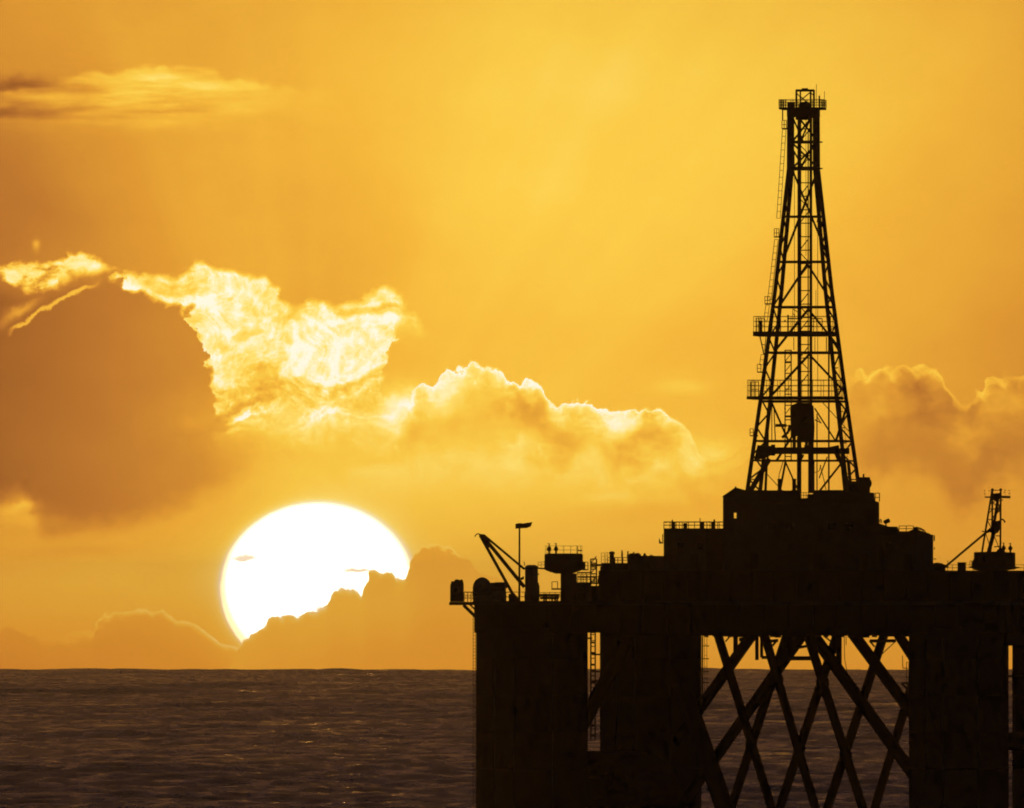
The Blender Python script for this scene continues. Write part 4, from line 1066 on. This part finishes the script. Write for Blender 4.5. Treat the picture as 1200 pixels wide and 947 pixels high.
MB().prism([W(936, 127, -1.2), W(936, 121.8, -1.2), W(940, 119.4, -1.2), W(946, 118.8, -1.2), W(951, 122, -1.2), W(951, 127, -1.2)], (0, 1.2, 0)).build('crown_sheave', M_DERR, der)
MB().tube(W(956.8, 127, -0.5), W(956.8, 98.5, -0.5), 0.035, 6).build('antenna', M_DARK, der)
MB().tube(W(966.2, 120, -0.5), W(966.2, 107, -0.5), 0.035, 6).build('antenna', M_DARK, der)
MB().tube(W(960.2, 127, -0.5), W(960.2, 112, -0.5), 0.10, 8).build('beacon_post', M_DARK, der)

# the travelling block and top drive hanging in the derrick
t = thing('top_drive', W(940, 512, -1), 'bulky dark travelling block hanging between the derrick guide rails', 'hoist')
MB().prism([W(927, 511, -2), W(926.2, 480, -2), W(928, 474.6, -2), W(934, 472.2, -2), W(949, 472.2, -2), W(953.5, 476, -2), W(954.6, 500, -2), W(954.2, 512, -2)], (0, 2.0, 0)).build('block', M_DARK, t)
MB().box((X(930.6), -1), 4 * S, 0.8, Z(524.5), Z(510), 0).build('link_arm', M_DARK, t)
MB().box((X(945.4), -1), 17 * S, 1.2, Z(516), Z(510), 0).build('gear_case', M_DARK, t)
MB().tube(W(945, 514, -1), W(945, 526, -1), 0.2, 10).build('quill', M_DARK, t, smooth=True)
MB().box((X(944.6), -1), 4.6 * S, 0.5, Z(526), Z(521.6), 0).build('elevator', M_DARK, t)
MB().prism([W(938.5, 540, -1), W(938.5, 532, -1), W(942.5, 533, -1), W(941.5, 536.4, -1)], (0, 0.4, 0)).build('guard', M_DARK, t)
MB().tube(W(938, 492, -2.2), W(946, 492, -2.2), 0.5, 14).build('motor', M_DARK, t, smooth=True)

# ------------------------------------------------------------------ crane at the right
yc_ = -14.0
cr_ = thing('pedestal_crane', W(1166, 669, yc_), 'pedestal crane at the right with lattice A-frame mast and lowered boom', 'crane')
def cm(name, a, b, w, dy0=0.0, dy1=0.0): return MB().beam(W(*a, yc_ + dy0), W(*b, yc_ + dy1), w).build(name, M_CRANE, cr_)
cc = (X(1164, yc_), yc_)
MB().lathe(cc, [(16 * S, Z(669.6, yc_)), (16 * S, Z(666, yc_))], 28).build('pedestal', M_CRANE, cr_, smooth=True)
MB().prism([W(1142, 668, yc_ - 2.4), W(1139.2, 660, yc_ - 2.4), W(1142, 655, yc_ - 2.4), W(1142.2, 647, yc_ - 2.4), W(1165, 646.4, yc_ - 2.4), W(1189.8, 647.6, yc_ - 2.4), W(1190, 667, yc_ - 2.4), W(1180, 668.6, yc_ - 2.4), W(1150, 668.8, yc_ - 2.4)], (0, 4.8, 0)).build('machinery_house', M_CRANE, cr_)
MB().prism([W(1135.6, 664.4, yc_ - 2.6), W(1141, 662.6, yc_ - 2.6), W(1190, 664, yc_ - 2.6), W(1198, 665.2, yc_ - 2.6), W(1190, 666.6, yc_ - 2.6), W(1142, 666.6, yc_ - 2.6)], (0, 5.2, 0)).build('walkway', M_STEEL, cr_)
railing(cr_, [W(1136.5, 663, yc_ - 2.6), W(1141, 662.6, yc_ - 2.6)], 0.6, 0.3, 0.035, 1)
wn = MB().box((X(1150, yc_), yc_ - 2.45), 1.0, 0.1, Z(660, yc_), Z(651, yc_), 0).build('cab_window', M_STEEL, cr_)
MB().box((X(1150, yc_), yc_ - 2.52), 0.8, 0.05, Z(659, yc_), Z(652, yc_), 0).build('pane', M_GLASS, wn)
for dy_ in (-1.2, 1.2):
    cm('mast_leg', (1150.8, 647), (1162.8, 573.5), 0.24, dy_ * 1.2, dy_ * 0.6)
    cm('mast_leg', (1172.3, 647), (1172.7, 573.5), 0.24, dy_ * 1.2, dy_ * 0.6)
cm('mast_leg', (1160, 647), (1169.6, 583), 0.36); cm('mast_leg', (1158.5, 647), (1166.5, 618), 0.5)
cm('mast_post', (1162.7, 622), (1162.9, 574), 0.24)
for a, b, w in (((1156.9, 609), (1162.8, 609), 0.13), ((1157, 610), (1162, 619), 0.12), ((1159, 596.5), (1172.5, 596.5), 0.14), ((1158, 602.5), (1162.8, 597), 0.12), ((1160.4, 588), (1162.8, 592), 0.12), ((1163, 588), (1172, 598), 0.12), ((1163, 607), (1172.5, 597), 0.14),
                ((1163, 590), (1168.5, 584), 0.12), ((1165.5, 587), (1172.6, 587), 0.14), ((1166, 607), (1172.5, 590), 0.16), ((1154.5, 623), (1160, 640), 0.1), ((1165, 628), (1172, 645), 0.1), ((1165, 641), (1172.5, 640), 0.14), ((1167, 628), (1172.4, 628), 0.13), ((1169, 583), (1172.6, 607), 0.12)):
    cm('mast_lacing', a, b, w)
MB().prism([W(1161.5, 612, yc_ - 1), W(1172.5, 609.6, yc_ - 1), W(1172.8, 617, yc_ - 1), W(1170, 624, yc_ - 1), W(1166, 626, yc_ - 1), W(1165.6, 620, yc_ - 1), W(1161.8, 624.4, yc_ - 1), W(1157.5, 622.8, yc_ - 1), W(1162, 617, yc_ - 1)], (0, 2, 0)).build('winch', M_CRANE, cr_)
MB().prism([W(1161.6, 586, yc_ - 0.9), W(1162, 578.5, yc_ - 0.9), W(1173.4, 577.5, yc_ - 0.9), W(1173, 584, yc_ - 0.9), W(1168, 586.5, yc_ - 0.9)], (0, 1.8, 0)).build('mast_head', M_CRANE, cr_)
for uu in (1162.9, 1172.7):
    MB().tube(W(uu, 574, yc_ - 0.6), W(uu, 574, yc_ + 0.6), 1.75 * S, 14).build('sheave', M_DARK, cr_)
cm('head_platform', (1154, 582.6), (1162, 582.6), 0.18); cm('head_platform', (1173, 582.4), (1184, 582.6), 0.32); cm('head_platform', (1172, 586), (1175.5, 586), 0.14)
cm('head_rail', (1163, 574.6), (1172.5, 574.6), 0.1)
for uu, vv in ((1154, 575), (1154, 578.8), (1178, 574.5), (1177, 577), (1182.8, 575), (1182.8, 578.6), (1159.5, 575.3)):
    cm('head_lamp', (uu - 1, vv), (uu + 1, vv), 0.08)
for uu in (1154, 1178, 1182.8): cm('lamp_post', (uu, 582.5), (uu, 574.4), 0.022)
MB().beam(W(1107, 664.8, yc_), W(1162, 618.6, yc_), 0.27).build('boom', M_CRANE, cr_)
MB().prism([W(1152, 626.6, yc_ - 0.5), W(1157, 621.4, yc_ - 0.5), W(1162, 618, yc_ - 0.5), W(1162, 623, yc_ - 0.5)], (0, 1.0, 0)).build('boom_foot', M_CRANE, cr_)
cm('boom_sheave', (1150.4, 622.4), (1153.4, 623.2), 0.14)
MB().path([W(1173, 608.6, yc_), W(1175, 608.8, yc_), W(1176.6, 609.8, yc_), W(1177.8, 612.4, yc_)], 0.12).build('exhaust_horn', M_DARK, cr_)
MB().prism([W(1167, 647, yc_ - 1), W(1170, 643.6, yc_ - 1), W(1174.6, 642.4, yc_ - 1), W(1178.4, 646.8, yc_ - 1)], (0, 2, 0)).build('roof_hood', M_CRANE, cr_)
fitting(1176.2, 647.6, 636.0, yc_, 'dark cone-like vent beside the mast foot on the right crane house', 'vents on the right crane')
fitting(1184, 647.6, 636.4, yc_, 'round-bellied vent near the right end of the right crane house', 'vents on the right crane')
t = thing('cargo_container', W(1127, 669, -15), 'small dark box container standing on deck under the lowered boom', 'container')
MB().box((X(1127, -15), -15), 9.6 * S, 1.6, Z(669, -15), Z(659.8, -15), 0).build('body', M_DARK, t)
MB().box((X(1127.4, -15), -15), 11 * S, 1.7, Z(659.8, -15), Z(659, -15), 0).build('lid', M_DARK, t)
for uu in (1124, 1127, 1130): MB().beam(W(uu, 668, -15.85), W(uu, 660.4, -15.85), 0.08).build('door_bar', M_STEEL, t)
t = thing('deck_post', W(1110.6, 669, -15), 'thin post at the tip of the lowered boom', 'post')
MB().tube(W(1110.6, 669, -15), W(1110.6, 656.6, -15), 0.04, 6).build('pole', M_STEEL, t)
MB().beam(W(1107.5, 664.6, -15), W(1112, 664.2, -15), 0.12).build('boom_rest', M_STEEL, t)
